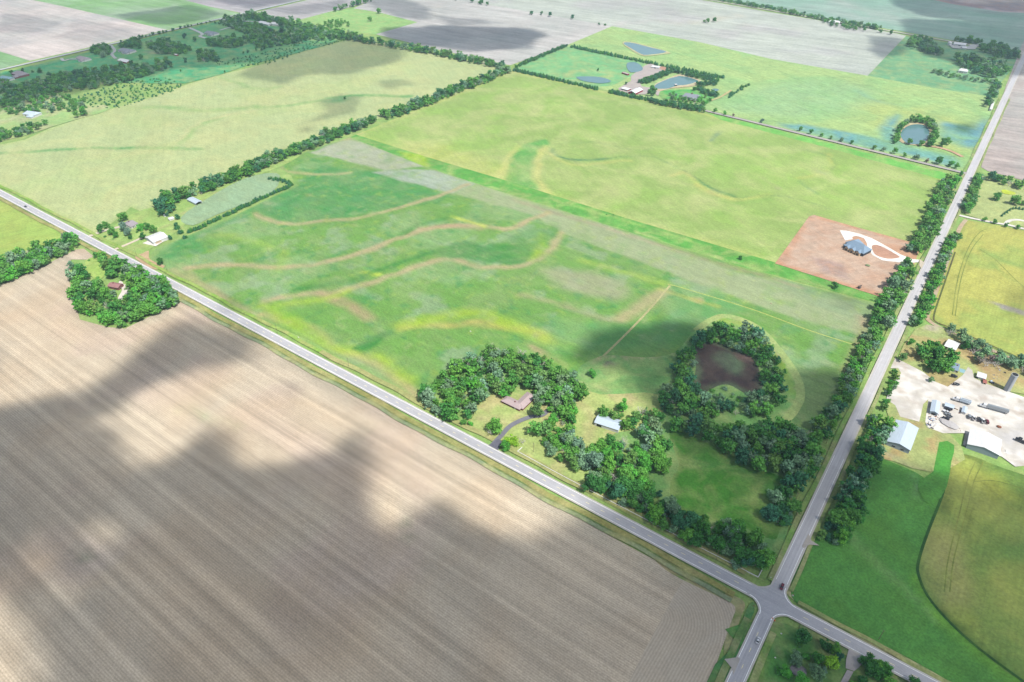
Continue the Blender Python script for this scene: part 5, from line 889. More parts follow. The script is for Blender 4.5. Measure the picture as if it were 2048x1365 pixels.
# farmhouse beside the road, L shaped
a_, b_ = at_h(1005, 808, 3), at_h(1036, 823, 3); ang = math.atan2(b_.y-a_.y, b_.x-a_.x); c_ = at_h(1030, 803, 3)
h_ = house('farm_house', 'L shaped brick farmhouse with pinkish grey roof in the roadside wood', c_.x, c_.y, ang)
wing(h_, 19, 8.5, -.5, -2, 0, 2.8, 1.6, 'wall_brick', 'roof_pink', hip=3.5); wing(h_, 20, 9.5, 6, 6, math.pi/2, 2.8, 1.8, 'wall_brick', 'roof_pink', hip=3.5)
boxpart(h_, 'chimney', 'wall_brick', 1, 2, -2.4, -1.6, 3.6, 5.4)
for x_ in (-7, -3, 2): boxpart(h_, 'window', 'glass', x_-.8, x_+.8, -5.95, -5.84, 1, 2.2)
boxpart(h_, 'door', 'wall_white', 3.6, 4.6, -5.95, -5.84, 0, 2.1); boxpart(h_, 'porch', 'concrete', 10.4, 12.6, -3, 6, 0, .25)
h_ = gable('metal_barn', 'white walled barn with striped pale metal roof amid the trees', 'barn', (1188, 845.5), (1237, 861.5), (1249.5, 843.5), 3.8, 1.6, 'wall_white', 'roof_blue', doors=[('y-', -6, 4, 0, 3, 'dark'), ('x+', 0, 3, 0, 3, 'wall_grey')], windows=[('x+', 3.5, 1, 1.2, 2.2)])
# white barn farm at left
gable('white_barn', 'long white barn with rounded white roof near the road at left', 'barn', (306, 486), (337, 474), (321, 463), 3.6, 2.2, 'wall_white', 'roof_white', doors=[('x+', 0, 5, 0, 3.2, 'dark'), ('y-', -3, 7, .6, 3.1, 'wall_tan')], windows=[('x-', 2, 1, 1.4, 2.6)])
gable('farm_house', 'small grey roofed house among the lawn trees at left', 'house', (262, 455), (277, 447), (271, 434), 3.2, 2.4, 'wall_white', 'roof_brown', windows=[('y-', -2, 1.3, 1, 2.3), ('y-', 2.5, 1.3, 1, 2.3), ('x+', 0, 1.2, 1, 2.3)], doors=[('y-', 0, 1, 0, 2.1)], chimney=(1, 1))
gable('open_barn', 'open sided pole barn with pale roof under the long hedgerow', 'barn', (373, 399), (391, 408), (402, 402), 3.6, 1., 'wall_white', 'roof_blue', open_side='x+')
gable('storage_shed', 'small grey roofed shed under the dark cedars at left', 'shed', (327, 432), (336, 431), (334, 427), 2.4, .9, 'wall_white', 'roof_grey', doors=[('x-', 0, 1, 0, 1.9)])
gable('storage_shed', 'small flat white shed beside the dark tree at left', 'shed', (338, 440), (349, 437), (346.5, 433), 2.4, .3, 'wall_white', 'roof_white', doors=[('x-', 0, 1, 0, 1.9)])
h_ = gable('farm_house', 'reddish roofed house hidden in the wooded lot below the road', 'house', (214, 573), (236, 577), (240, 567), 3., 1.8, 'wall_brick', 'roof_red', windows=[('y-', -3, 1.4, 1, 2.2), ('y-', 3, 1.4, 1, 2.2)], doors=[('x+', 0, 1, 0, 2.1)], chimney=(-2, 0))
# pond property
gable('red_barn', 'red barn with big white roof on the grey yard by the ponds', 'barn', (1256, 184), (1272, 176.5), (1282, 182), 3.8, 2.6, 'wall_red', 'roof_white', doors=[('x-', 0, 4, 0, 3.2, 'dark')])
gable('red_shed', 'low red fronted shed left of the red barn by the ponds', 'shed', (1241, 177), (1255, 181), (1259, 177), 2.8, .5, 'wall_red', 'roof_white', open_side='y-')
gable('red_trailer', 'long dark red trailer shed beside the half moon pond', 'trailer', (1243, 145), (1255, 149), (1256.5, 147), 2.8, .3, 'wall_red', 'roof_pink', doors=[('y-', 0, 2, 0, 2, 'dark')])
a_, b_ = at_h(1370, 196, 3), at_h(1396, 193, 3); c_ = (a_+b_)/2
h_ = house('ranch_house', 'red brick ranch house with grey roof on the lawn by the boat pond', c_.x, c_.y, .15); wing(h_, 30, 16, 0, 0, 0, 4, 4.5, 'wall_white', 'roof_grey', hip=4); wing(h_, 20, 13, 5, -5, math.pi/2, 3, 2, 'wall_brick', 'roof_grey', hip=3)
boxpart(h_, 'porch', 'concrete', -20, -10, -8, 2, 0, .3); boxpart(h_, 'chimney', 'wall_brick', -1, 1, -1, 1, 5, 10.5); boxpart(h_, 'window', 'glass', -9, -5, -7.75, -7.62, 1, 2.8)
gable('storage_shed', 'white sheds roof at the top corner of the compound yard', 'shed', (1302, 134), (1318, 136), (1321, 133), 3, .6, 'wall_white', 'roof_white', doors=[('y-', 0, 3, 0, 2.4, 'dark')])
gable('storage_shed', 'white shed at the right corner of the compound yard', 'shed', (1335, 141), (1344, 141), (1346, 138.5), 3, .6, 'wall_white', 'roof_white', doors=[('y-', 0, 3, 0, 2.4)])
x, y = G(1351, 171.5); t = bpy.data.objects.new('boat_dock', None); col.objects.link(t); t.location = (x, y, .1); t.rotation_euler.z = 2.2; tag(t, 'small dock with a dark hut at the edge of the boat pond', 'dock'); boxpart(t, 'deck', 'wood', -4, 6, -1.2, 1.2, .3, .5); boxpart(t, 'hut', 'dark', -4, 0, -2, 2, .5, 2.6); boxpart(t, 'hut_roof', 'roof_white', -4.3, .3, -2.3, 2.3, 2.62, 2.8)
# settlement, upper left
gable('red_barn', 'long red barn with white roof in the far settlement', 'barn', (234, 121), (253, 125.5), (261, 121), 3.6, 2, 'wall_red', 'roof_white', doors=[('x+', 0, 4, 0, 3, 'dark')])
for nm, lab, px, py, L, W, an, wl, rf, wx in (('country_house', 'large grey roofed house with white walls above the red barn', 255, 105, 30, 15, .2, 'wall_white', 'roof_grey', 1), ('country_house', 'dark roofed bungalow at the end of a curved drive in the far settlement', 168, 121, 26, 13, .1, 'wall_white', 'roof_brown', 1), ('country_house', 'grey roofed house beside the turquoise pool at far left', 42, 152, 28, 16, 0, 'wall_brick', 'roof_brown', 1),
                                       ('country_house', 'teal roofed house cut by the left picture edge', 14, 161, 22, 14, .2, 'wall_white', 'roof_teal', 0), ('country_house', 'white walled house behind dark trees near the far road', 424, 70, 28, 14, .1, 'wall_white', 'roof_grey', 1), ('country_house', 'pale roofed house amid mixed trees at the left edge', 66, 232, 22, 13, .3, 'wall_white', 'roof_blue', 1), ('country_house', 'tiny white house among trees by the far straight road', 1668, 48, 22, 10, .1, 'wall_white', 'roof_white', 0), ('country_house', 'small white walled house among scrubby trees at far right', 1925, 146, 14, 9, 0, 'wall_white', 'roof_white', 0)):
    x, y = G(px, py); h_ = house(nm, lab, x, y, an); L *= 1.15; W *= 1.15; wing(h_, L, W, 0, 0, 0, 4.2, 3.4, wl, rf, hip=W*.3)
    if wx: wing(h_, W, W*.8, L*.25, -W*.4, math.pi/2, 3, 2.6, wl, rf, hip=W*.2)
    boxpart(h_, 'window', 'glass', -L*.3, -L*.3+2.2, -W/2+.2, -W/2+.36, 1, 2.4); boxpart(h_, 'door', 'dark', -1, .2, -W/2+.2, -W/2+.36, 0, 2.1)
x, y = G(58, 158); t = bpy.data.objects.new('swimming_pool', None); col.objects.link(t); t.location = (x, y, 0); t.rotation_euler.z = .2; tag(t, 'turquoise swimming pool with a pale deck at far left', 'pool'); boxpart(t, 'deck', 'concrete', -11, 11, -7, 7, .02, .3); boxpart(t, 'water', 'pool', -7, 7, -3.5, 3.5, .3, .34)
for lab, c0, c1, c2 in (('left one of the long white sheds near the far road', (515, 45), (536, 50), (541, 46)), ('right one of the long white sheds near the far road', (538, 48), (556, 50), (562, 45.5))):
    gable('white_shed', lab, 'shed', c0, c1, c2, 4, 1.8, 'wall_white', 'roof_white', doors=[('x+', 0, 4, 0, 3, 'dark')])
gable('white_shed', 'long white roofed farm shed at the far right', 'shed', (1907, 88), (1932, 91), (1934, 87), 4.2, 2, 'wall_white', 'roof_white', doors=[('y-', 0, 4, 0, 3, 'dark')]); gable('white_shed', 'lower small white shed in front of the long far right shed', 'shed', (1924, 96), (1934, 97), (1934.5, 94), 3, 1, 'wall_white', 'roof_white')
x, y = G(1898, 91); t = bpy.data.objects.new('grain_bin', None); col.objects.link(t); t.location = (x, y, 0); tag(t, 'round white grain bin left of the long far right shed', 'grain bin'); q = MB(); q.cyl((0, 0, 0), 4, 6, n=20); q.build('shell', MM['roof_white'], t); q = MB(); q.cyl((0, 0, 6), 4.2, 2.2, n=20, r2=.4); q.build('roof', MM['roof_white'], t)
gable('white_trailer', 'long white trailer house beside the hedge and side road', 'trailer', (1979, 219), (1984, 204), (1989, 205), 3, .4, 'wall_white', 'roof_white', doors=[('y-', 0, 1, 0, 2, 'dark')])
gable('field_shelter', 'tiny white roofed shelter on the dark far lawn', 'shed', (346, 109), (353, 110.5), (354, 108.5), 2.6, .5, 'wall_red', 'roof_white')
# ------------------------------------------------------------------ vehicles
def prof_mesh(prof, w_, bevel=.12):
    m_ = MB(); n = len(prof); S = [(-w_/2, .0), (-w_/2+bevel, 1.), (w_/2-bevel, 1.), (w_/2, .0)]
    for y, sc_ in S:
        for x, z in prof: m_.v.append((x*(1-.02*sc_), y, z+ (0.03*sc_ if z > .9 else 0)))
    for k in range(3):
        for i in range(n): j = (i+1) % n; m_.f.append((k*n+i, k*n+j, (k+1)*n+j, (k+1)*n+i))
    m_.f += [tuple(range(n)), tuple(range(3*n, 4*n))[::-1]]; return m_
def wheels(t, xs, w_, r=.34):
    for x in xs:
        for s_ in (1, -1): q = MB(); q.cyl((x, s_*(w_/2-.1)-.1, r), r, .22, 'y', 12); wq = q.build('wheel', MM['tyre'], t); q = MB(); q.cyl((x, (w_/2-.1)*s_+(.11 if s_ > 0 else -.14), r), r*.55, .03, 'y', 8); q.build('rim', MM['car_silver'], wq)
def car(label, px, py, ang, paint, kind='sedan', name='car', group=None, scale=1.):
    x, y = G(px, py); t = bpy.data.objects.new(name, None); col.objects.link(t); t.location = (x, y, ZL[0]+.02); t.rotation_euler.z = ang; t.scale = (scale,)*3; tag(t, label, {'sedan': 'car', 'pickup': 'pickup truck', 'suv': 'car'}[kind], group)
    L, w_ = (4.7, 1.85) if kind != 'pickup' else (5.6, 2.0)
    if kind == 'pickup': body = [(-2.8, .4), (2.8, .4), (2.8, .95), (1.3, 1.05), (.8, 1.05), (-.7, 1.05), (-2.8, 1.05)]; cab = [(-.8, 1.06), (-.65, 1.75), (.6, 1.75), (1.25, 1.06)]
    elif kind == 'suv': body = [(-2.35, .35), (2.35, .35), (2.35, .9), (1.2, 1.05), (-2.35, 1.05)]; cab = [(-2.25, 1.06), (-2.05, 1.68), (.45, 1.68), (1.15, 1.06)]
    else: body = [(-2.35, .32), (2.35, .32), (2.35, .72), (1.1, .95), (-1.7, .98), (-2.35, .9)]; cab = [(-1.75, .97), (-1.0, 1.42), (.35, 1.42), (1.15, .95)]
    prof_mesh(body, w_).build('body', MM[paint], t); gl = prof_mesh(cab, w_*.88, .18).build('cabin_glass', MM['glass'], t); zt = max(p[1] for p in cab); xs = [p[0] for p in cab if p[1] == zt]
    q = MB(); q.box(min(xs)-.05, max(xs)+.05, -w_*.36, w_*.36, zt+.035, zt+.075); q.build('roof', MM[paint], gl)
    if kind == 'pickup': q = MB(); q.box(-2.65, -.85, -.8, .8, 1.08, 1.1); q.build('truck_bed', MM['dark'], t)
    for s_ in (.6, -.6):
        q = MB(); q.box(L/2-.02, L/2+.03, s_-.18, s_+.18, .58, .72); q.build('headlight', MM['wall_white'], t); q = MB(); q.box(-L/2-.03, -L/2+.02, s_-.16, s_+.16, .66, .82); q.build('taillight', MM['signred'], t)
    wheels(t, (-1.45*L/4.7, 1.42*L/4.7), w_); return t
adir = math.atan(sa); bdir = math.pi/2-math.atan(sb)
car('small grey car driving on the long road at the far left', 52, 416, adir+math.pi, 'car_grey')
car('dark red car waiting at the crossing in the side road', 1562.5, 1178, bdir+math.pi+.05, 'car_red', 'suv')
car('white car driving up the road below the crossing', 1515, 1285, bdir, 'car_white')
g_ = 'cars parked in a row in the gravel yard'
for px, py, p, k, l in ((1937, 837, 'car_silver', 'suv', 'silver car at the left end of the row of parked cars'), (1945.5, 840, 'car_white', 'pickup', 'white pickup second from the left in the parked row'), (1956, 842.5, 'car_dark', 'suv', 'dark car in the middle of the parked row'), (1964, 845.5, 'car_white', 'pickup', 'white pickup second from the right in the parked row'), (1972.5, 847.5, 'car_red', 'suv', 'maroon car at the right end of the parked row')): car(l, px, py, bdir+.25, p, k, group=g_, name='parked_car', scale=1.12)
for px, py, an, p, k, l in ((1894, 822, 2.55, 'car_dark', 'suv', 'large black car nearest the low white shed'), (1892, 829, 2.7, 'car_white', 'pickup', 'white pickup below the large black car'), (1895.5, 834.5, 2.65, 'car_silver', 'pickup', 'silver pickup second from the bottom beside the junk'), (1889.5, 841, 2.85, 'car_dark', 'suv', 'black car above the oval gravel pile'), (1906.5, 756, .2, 'car_dark', 'suv', 'black car parked by the slate roofed house'), (1911, 772, .4, 'car_dark', 'sedan', 'dark car on the small grass island in the yard')): car(l, px, py, an, p, k, name='parked_car', scale=1.12)
def semi(label, p0, p1, cab, body, flat=False):
    a, b = Vector(G(*p0)), Vector(G(*p1)); d = a-b; L = d.length; t = bpy.data.objects.new('semi_truck', None); col.objects.link(t); t.location = (*((a+b)/2), ZL[0]+.02); t.rotation_euler.z = math.atan2(d.y, d.x); tag(t, label, 'truck'); h = L/2
    prof_mesh([(h-6.2, .7), (h, .7), (h, 1.5), (h-1.6, 1.9), (h-2.1, 3.1), (h-4.2, 3.2), (h-4.3, 1.2), (h-6.2, 1.1)], 2.4, .15).build('cab', MM[cab], t)
    q = MB(); q.box(h-2.05, h-1.75, -1, 1, 2, 2.9); q.build('windscreen', MM['glass'], t)
    q = MB(); q.box(-h, h-5.2, -1.25, 1.25, 1.2, 1.5 if flat else 3.6, 0 if flat else .12); q.build('trailer', MM[body], t)
    if not flat: q = MB(); q.box(-h+.6, h-6, -.55, .55, 3.61, 3.7); q.build('tarp', MM['car_silver'], t)
    wheels(t, (h-1.2, h-5, h-6, -h+1, -h+2.2), 2.5, .5)
semi('white semi truck with long silver grain trailer in the gravel yard', (1957, 814), (2014, 830), 'car_white', 'car_silver'); semi('semi truck with pale trailer parked behind the low white shed', (1903, 801), (1939, 812), 'car_white', 'roof_blue'); semi('dark flatbed truck cut by the right picture edge', (2028, 881), (2072, 900), 'car_dark', 'dark', True)
x, y = G(1982, 767); t = bpy.data.objects.new('tractor', None); col.objects.link(t); t.location = (x, y, .25); t.rotation_euler.z = .3; tag(t, 'small blue tractor left of the silo foot', 'tractor'); boxpart(t, 'hood', 'car_blue', .2, 1.9, -.4, .4, .8, 1.5); boxpart(t, 'cab', 'roof_blue', -1.3, .2, -.75, .75, .9, 2.5)
for xx, r in ((-.8, .8), (1.4, .45)):
    for s_ in (.95, -.95): q = MB(); q.cyl((xx, s_-.15, r), r, .3, 'y', 14); q.build('wheel', MM['tyre'], t)
# junk heap, gravel pile
rng = random.Random(5); pal = ['car_blue', 'roof_blue', 'wall_white', 'rust', 'dark', 'car_silver', 'wood', 'tarp_blue', 'concrete']
def scraps(poly, n, sz, lab, nm='scrap', pal=pal, seed=1):
    P = GP(poly); r = random.Random(seed); k = 0; bx = (*P.min(0), *P.max(0)); protos = []
    for c in pal:
        q = MB(); q.box(-.5, .5, -.35, .35, 0, .5, .08); q.box(-.3, .6, -.1, .15, .5, .75, .03); me = bpy.data.meshes.new('scrap'); me.from_pydata(q.v, [], q.f); me.materials.append(MM[c]); me.update(); protos.append((c, me))
    while k < n:
        p = np.array([[r.uniform(bx[0], bx[2]), r.uniform(bx[1], bx[3])]])
        if not inside(p, P)[0]: continue
        c, me = protos[r.randrange(len(protos))]; o = bpy.data.objects.new(nm, me); col.objects.link(o); s = r.uniform(*sz); o.location = (p[0, 0], p[0, 1], .15); o.rotation_euler.z = r.uniform(0, 6); o.scale = (s*r.uniform(.7, 1.6), s*r.uniform(.5, 1.2), s*r.uniform(.4, .9))
        cn = {'car_blue': 'dark blue', 'roof_blue': 'pale blue', 'wall_white': 'white', 'rust': 'rusty', 'dark': 'black', 'car_silver': 'silver', 'wood': 'wooden', 'tarp_blue': 'blue', 'concrete': 'grey'}[c]; tag(o, f'{cn} piece of scrap {lab}', 'scrap', 'scrap '+lab); k += 1
scraps([(1856, 832), (1860, 824), (1878, 828), (1880, 832), (1870, 852), (1860, 862), (1853, 855)], 90, (.8, 2.2), 'in the heap below the narrow blue shed', seed=2)
scraps([(1905, 812), (1925, 822), (1920, 830), (1900, 822)], 26, (.7, 1.8), 'on the ground left of the small square shed', pal=['rust', 'wood', 'dark', 'wall_white'], seed=3); scraps([(1915, 855), (1928, 862), (1925, 868), (1912, 864)], 10, (.6, 1.5), 'near the wide white barn corner', pal=['rust', 'wood', 'dark'], seed=4)
scraps([(1938, 708), (1958, 716), (2010, 745), (2025, 752), (2000, 745), (1950, 722)], 26, (.7, 1.9), 'along the fence under the bare thorn trees', seed=6); scraps([(2006, 895), (2016, 905), (2010, 915), (2003, 905)], 12, (.6, 1.6), 'beside the right wall of the wide white barn', pal=['dark', 'concrete', 'car_silver'], seed=7); scraps([(1985, 750), (2002, 756), (1998, 762), (1986, 758)], 8, (.8, 1.6), 'on the grass left of the silo', pal=['wall_white', 'car_silver'], seed=8)
def mound(name, label, px, py, rx, ry, h, mat, rot=0):
    x, y = G(px, py); V = [(0, 0, h)]; F = []; N = 18; r = random.Random(3)
    for k, (f, z) in enumerate(((.45, .8), (.8, .4), (1., 0), (1.02, -.2))):
        for i in range(N): a = 2*math.pi*i/N; j = r.uniform(.92, 1.08); V.append((rx*f*j*math.cos(a), ry*f*j*math.sin(a), h*z*r.uniform(.85, 1.1)))
    for i in range(N): F.append((0, 1+i, 1+(i+1) % N))
    for k in range(3):
        for i in range(N): a = 1+k*N+i; b = 1+k*N+(i+1) % N; F.append((a, a+N, b+N, b))
    me = bpy.data.meshes.new(name); me.from_pydata(V, [], F); me.materials.append(mat); me.update(); o = obj(name, me, None, (x, y, ZL[0]), rot); tag(o, label, 'pile', kind=None); return o
mound('gravel_pile', 'oval pile of grey gravel at the edge of the yard', 1897, 850, 7.5, 4.2, 1.1, solid('gravel_heap', C(196, 192, 192, .56), .9, var=.2, size=.6), -.3)
mound('dirt_pile', 'small brown dirt pile in the gravel yard', 1997, 856, 1.8, 1.4, .7, MM['rust'])
mound('brush_pile', 'small weedy pile on the bare house lot', 1735, 533, 2.5, 1.8, .7, solid('weeds', C(140, 160, 110), .9, var=.3, size=.8))
mound('stone_pad', 'ruined grey stone pad under the grey green tree', 1596, 1344, 4.5, 3.5, .5, solid('rubble', C(150, 146, 150), .9, var=.35, size=.8), .5)
q = MB(); q.box(-.7, .7, -.7, .7, 0, 1.2, .1); o = q.build('white_tank', MM['wall_white'], None, loc=(*G(1772, 852), .2)); tag(o, 'white tank on the grass left of the big metal barn', 'tank')
# ------------------------------------------------------------------ fences, poles, signs
def polyfence(label, pts, h=1.25, sp=2.6, name='white_fence'):
    P = [Vector(G(*p)) for p in pts]; t = bpy.data.objects.new(name, None); col.objects.link(t); t.location = (*P[0], 0); tag(t, label, 'fence'); rl = MB(); ps = MB(); k = 0
    for a, b in zip(P[:-1], P[1:]):
        d = b-a; L = d.length; n = Vector((-d.y, d.x)).normalized()*.17
        for z in (.35, .75, 1.12): rl.slab([((a-P[0]-n).x, (a-P[0]-n).y, z+.14), ((b-P[0]-n).x, (b-P[0]-n).y, z+.14), ((b-P[0]+n).x, (b-P[0]+n).y, z+.14), ((a-P[0]+n).x, (a-P[0]+n).y, z+.14)], .16)
        m_ = max(1, int(L/sp))
        for i in range(m_): p = a+d*i/m_-P[0]; ps.box(p.x-.1, p.x+.1, p.y-.1, p.y+.1, 0, h)
    rl.build('rail', MM['fence'], t); o = ps.build('post', MM['fence'], t); o['kind'] = 'stuff'
polyfence('long white rail fence along the road below the wood', [(1044, 897), (1035, 905), (1095, 938), (1170, 978), (1260, 1025), (1360, 1077), (1450, 1123), (1515, 1156)]); polyfence('short white rail fence up the side road from the corner', [(1515.5, 1156.5), (1525, 1139), (1532, 1125), (1538, 1114)])
def pole(px, py, label, h=10.5, ang=0.):
    x, y = G(px, py); t = bpy.data.objects.new('utility_pole', None); col.objects.link(t); t.location = (x, y, 0); t.rotation_euler.z = ang; tag(t, label, 'utility pole', None)
    q = MB(); q.cyl((0, 0, -.2), .17, h, n=8, r2=.11); q.build('pole', MM['wood'], t); q = MB(); q.box(-1.1, 1.1, -.06, .06, h-1, h-.86); q.build('crossarm', MM['wood'], t)
for px, py, l in [(274, 513, 'wooden pole beside the lawn right of the white barn'), (335, 544, 'wooden pole next to the lone dark tree'), (698, 735, 'wooden pole on the verge halfway along the road'), (1067, 905, 'wooden pole near the start of the white fence'), (1332, 1055, 'wooden pole rising from the wood behind the white fence'), (1757, 1280, 'leaning looking pole at the edge of the bean field'), (1743, 706, 'wooden pole in the left hedge above the farmyard entrance'), (1652, 888, 'wooden pole in the left hedge below the dry pond'), (1590, 1005, 'wooden pole at the edge of the green paddock'), (1971, 366, 'wooden pole at the corner of the upper right lawn'), (555, 668, 'wooden pole on the verge opposite the shaded soil'), (1432, 1120, 'wooden pole at the lower end of the fenced wood')]: pole(px, py, l)
def sign(px, py, label, board, shape, ang=0):
    x, y = G(px, py); t = bpy.data.objects.new('road_sign', None); col.objects.link(t); t.location = (x, y, 0); t.rotation_euler.z = ang; tag(t, label, 'road sign'); q = MB(); q.cyl((0, 0, 0), .05, 2.6, n=6); q.build('post', MM['car_silver'], t)
    q = MB(); q.cyl((0, .06, 2.4), .42, .04, 'y', shape); q.build('board', MM[board], t)
sign(1540, 1160, 'small road sign at the upper corner of the crossing', 'wall_white', 8, .4); sign(1585, 1194, 'small road sign at the right corner of the crossing', 'signred', 8, 1.); sign(1506, 1217, 'small road sign at the left corner of the crossing', 'signred', 8, -.5)
for i, (dx, dy, l) in enumerate(((0, 0, 'left orange traffic barrel at the crossing corner'), (1.6, -.5, 'right orange traffic barrel at the crossing corner'))):
    x, y = G(1544, 1239); t = bpy.data.objects.new('traffic_barrel', None); col.objects.link(t); t.location = (x+dx, y+dy, .1); tag(t, l, 'traffic barrel'); q = MB(); q.cyl((0, 0, .08), .5, 1.1, n=12, r2=.42); q.build('body', MM['orange'], t); q = MB(); q.cyl((0, 0, .5), .49, .16, n=12); q.build('band', MM['wall_white'], t); q = MB(); q.cyl((0, 0, 0), .6, .08, n=12); q.build('base', MM['tyre'], t)
for px, py, l in ((1562, 1269, 'white drum on the shaded lawn nearest the orange barrels'), (1550, 1317, 'white stone on the shaded lawn near the ring'), (1645, 1313, 'pale block left of the small dark trees on the shaded lawn'), (1585, 1192.5, 'white marker post by the right corner of the crossing'), (597, 676, 'white box on the verge beside the road'), (941, 664, 'small white object in the hay field above the farmhouse wood'), (1542, 608, 'small orange brown pile on the hay field strip')):
    q = MB(); q.box(-.55, .55, -.4, .4, 0, .8, .12); q.box(-.3, .3, -.2, .2, .8, 1., .05); o = q.build('field_marker', MM['wall_white' if 'orange brown' not in l else 'wall_tan'], None, loc=(*G(px, py), .1)); tag(o, l, 'marker')
# ------------------------------------------------------------------ clouds above the camera: they cast the shade seen on the fields
CLOUD_Z = 1050.
SH = [  # (photo pixel outline of the shade on the ground, density, edge softness m); density 0 = gap
 ([(-400, 870), (60, 812), (150, 788), (210, 745), (270, 695), (330, 662), (400, 642), (455, 655), (500, 680), (520, 700), (560, 745), (700, 800), (1000, 935), (1230, 1008), (1290, 985), (1330, 930), (1326, 850), (1300, 806), (1250, 780), (1236, 745), (1180, 728), (1145, 700), (1180, 674), (1250, 668), (1310, 652), (1400, 676), (1470, 700), (1545, 745), (1600, 752), (1690, 745), (1705, 815), (1750, 905), (1850, 925), (1900, 940), (1960, 968), (2048, 985), (2400, 1040), (2400, 1700), (-600, 1700)], .88, 38),
 ([(180, 862), (240, 838), (262, 800), (300, 782), (400, 745), (500, 728), (600, 745), (680, 790), (860, 872), (1000, 930), (1130, 985), (1225, 1010), (1150, 1045), (1060, 1062), (980, 1048), (900, 1012), (862, 1008), (835, 1040), (790, 1062), (740, 1045), (705, 990), (718, 955), (752, 925), (745, 892), (705, 882), (650, 915), (570, 928), (500, 905), (455, 872), (405, 868), (375, 905), (330, 925), (270, 915), (230, 880)], 0, 26),
 ([(-400, 1200), (10, 1190), (60, 1250), (90, 1320), (60, 1400), (-400, 1700)], .1, 40), ([(200, 1030), (240, 1030), (255, 1055), (220, 1068)], .3, 26), ([(80, 1080), (120, 1085), (130, 1130), (90, 1130)], .4, 30), ([(130, 1140), (165, 1150), (170, 1180), (130, 1175)], .45, 26),
 ([(1340, 880), (1560, 960), (1580, 1060), (1450, 1050), (1340, 1000)], .68, 24), ([(1590, 1060), (1850, 960), (2100, 1010), (2100, 1200), (1900, 1250), (1650, 1200)], .7, 50), ([(1330, 760), (1380, 680), (1480, 660), (1580, 740), (1600, 840), (1500, 870), (1380, 850)], .55, 24),
 ([(1140, 703), (1165, 678), (1250, 660), (1310, 642), (1395, 645), (1400, 706), (1300, 716), (1200, 718)], .95, 12), ([(1580, 752), (1620, 742), (1700, 735), (1712, 800), (1690, 870), (1600, 850)], .8, 14),
 ([(1560, 1150), (1850, 1000), (2100, 1050), (2200, 1500), (1900, 1450), (1650, 1260)], .74, 50),
 ([(555, 775), (590, 770), (600, 795), (570, 800)], .4, 18), ([(590, 705), (620, 715), (600, 725)], .3, 18), ([(425, 590), (470, 600), (490, 625), (450, 630)], .55, 18), ([(700, 885), (735, 885), (745, 905), (710, 912)], .5, 20), ([(-30, 680), (25, 700), (20, 760), (-40, 770)], .5, 26),
 ([(470, 150), (560, 108), (700, 76), (810, 100), (790, 125), (720, 145), (600, 155), (570, 170), (500, 155)], .6, 30), ([(750, 165), (800, 160), (830, 170), (780, 180)], .45, 25), ([(640, 200), (690, 188), (730, 200), (700, 225), (640, 240), (600, 250), (640, 225)], .5, 22), ([(595, 255), (625, 250), (630, 265), (600, 268)], .4, 18), ([(700, 192), (725, 190), (725, 202), (705, 204)], .5, 14),
 ([(760, 55), (900, 50), (1060, 58), (1095, 72), (1050, 98), (960, 102), (820, 90), (770, 75)], .85, 30), ([(860, 30), (960, 40), (1000, 48), (900, 50)], .5, 30), ([(700, -20), (800, -5), (870, 20), (860, 40), (800, 38), (740, 15)], .55, 35),
 ([(-300, 190), (0, 148), (120, 112), (330, 62), (480, 30), (560, 45), (600, 70), (640, 95), (560, 118), (430, 135), (350, 140), (240, 165), (120, 195), (0, 225), (-300, 300)], .6, 28), ([(350, -20), (500, 20), (620, -5), (760, -25), (700, -50), (400, -60)], .6, 40), ([(520, 20), (620, 8), (700, 0), (690, 15), (600, 30)], .4, 30),
 ([(230, 30), (300, 22), (370, 10), (450, 25), (420, 38), (330, 52), (260, 40)], .6, 22), ([(0, 28), (60, 30), (120, 50), (60, 70), (0, 62)], .35, 35), ([(150, 40), (220, 50), (280, 70), (200, 85), (120, 75)], .25, 30),
 ([(1730, 72), (1800, 78), (1815, 100), (1770, 118), (1740, 100)], .7, 20), ([(1700, -60), (1790, 10), (1830, 30), (1930, 42), (1830, 38), (1800, 40), (1800, 62), (1850, 100), (1900, 118), (1990, 130), (2050, 150), (2300, 180), (2300, -100)], .75, 30), ([(1815, 78), (1860, 85), (1960, 120), (1930, 135), (1850, 112)], .8, 18), ([(2028, 110), (2060, 110), (2050, 150), (2030, 160)], .8, 10),
 ([(1915, 250), (1945, 248), (1945, 266), (1918, 264)], .4, 16), ([(2010, 590), (2100, 560), (2100, 640), (2020, 625)], .4, 20), ([(1660, 590), (1700, 600), (1690, 625), (1650, 610)], .3, 16), ([(250, 395), (330, 380), (300, 405)], 0, 10)]
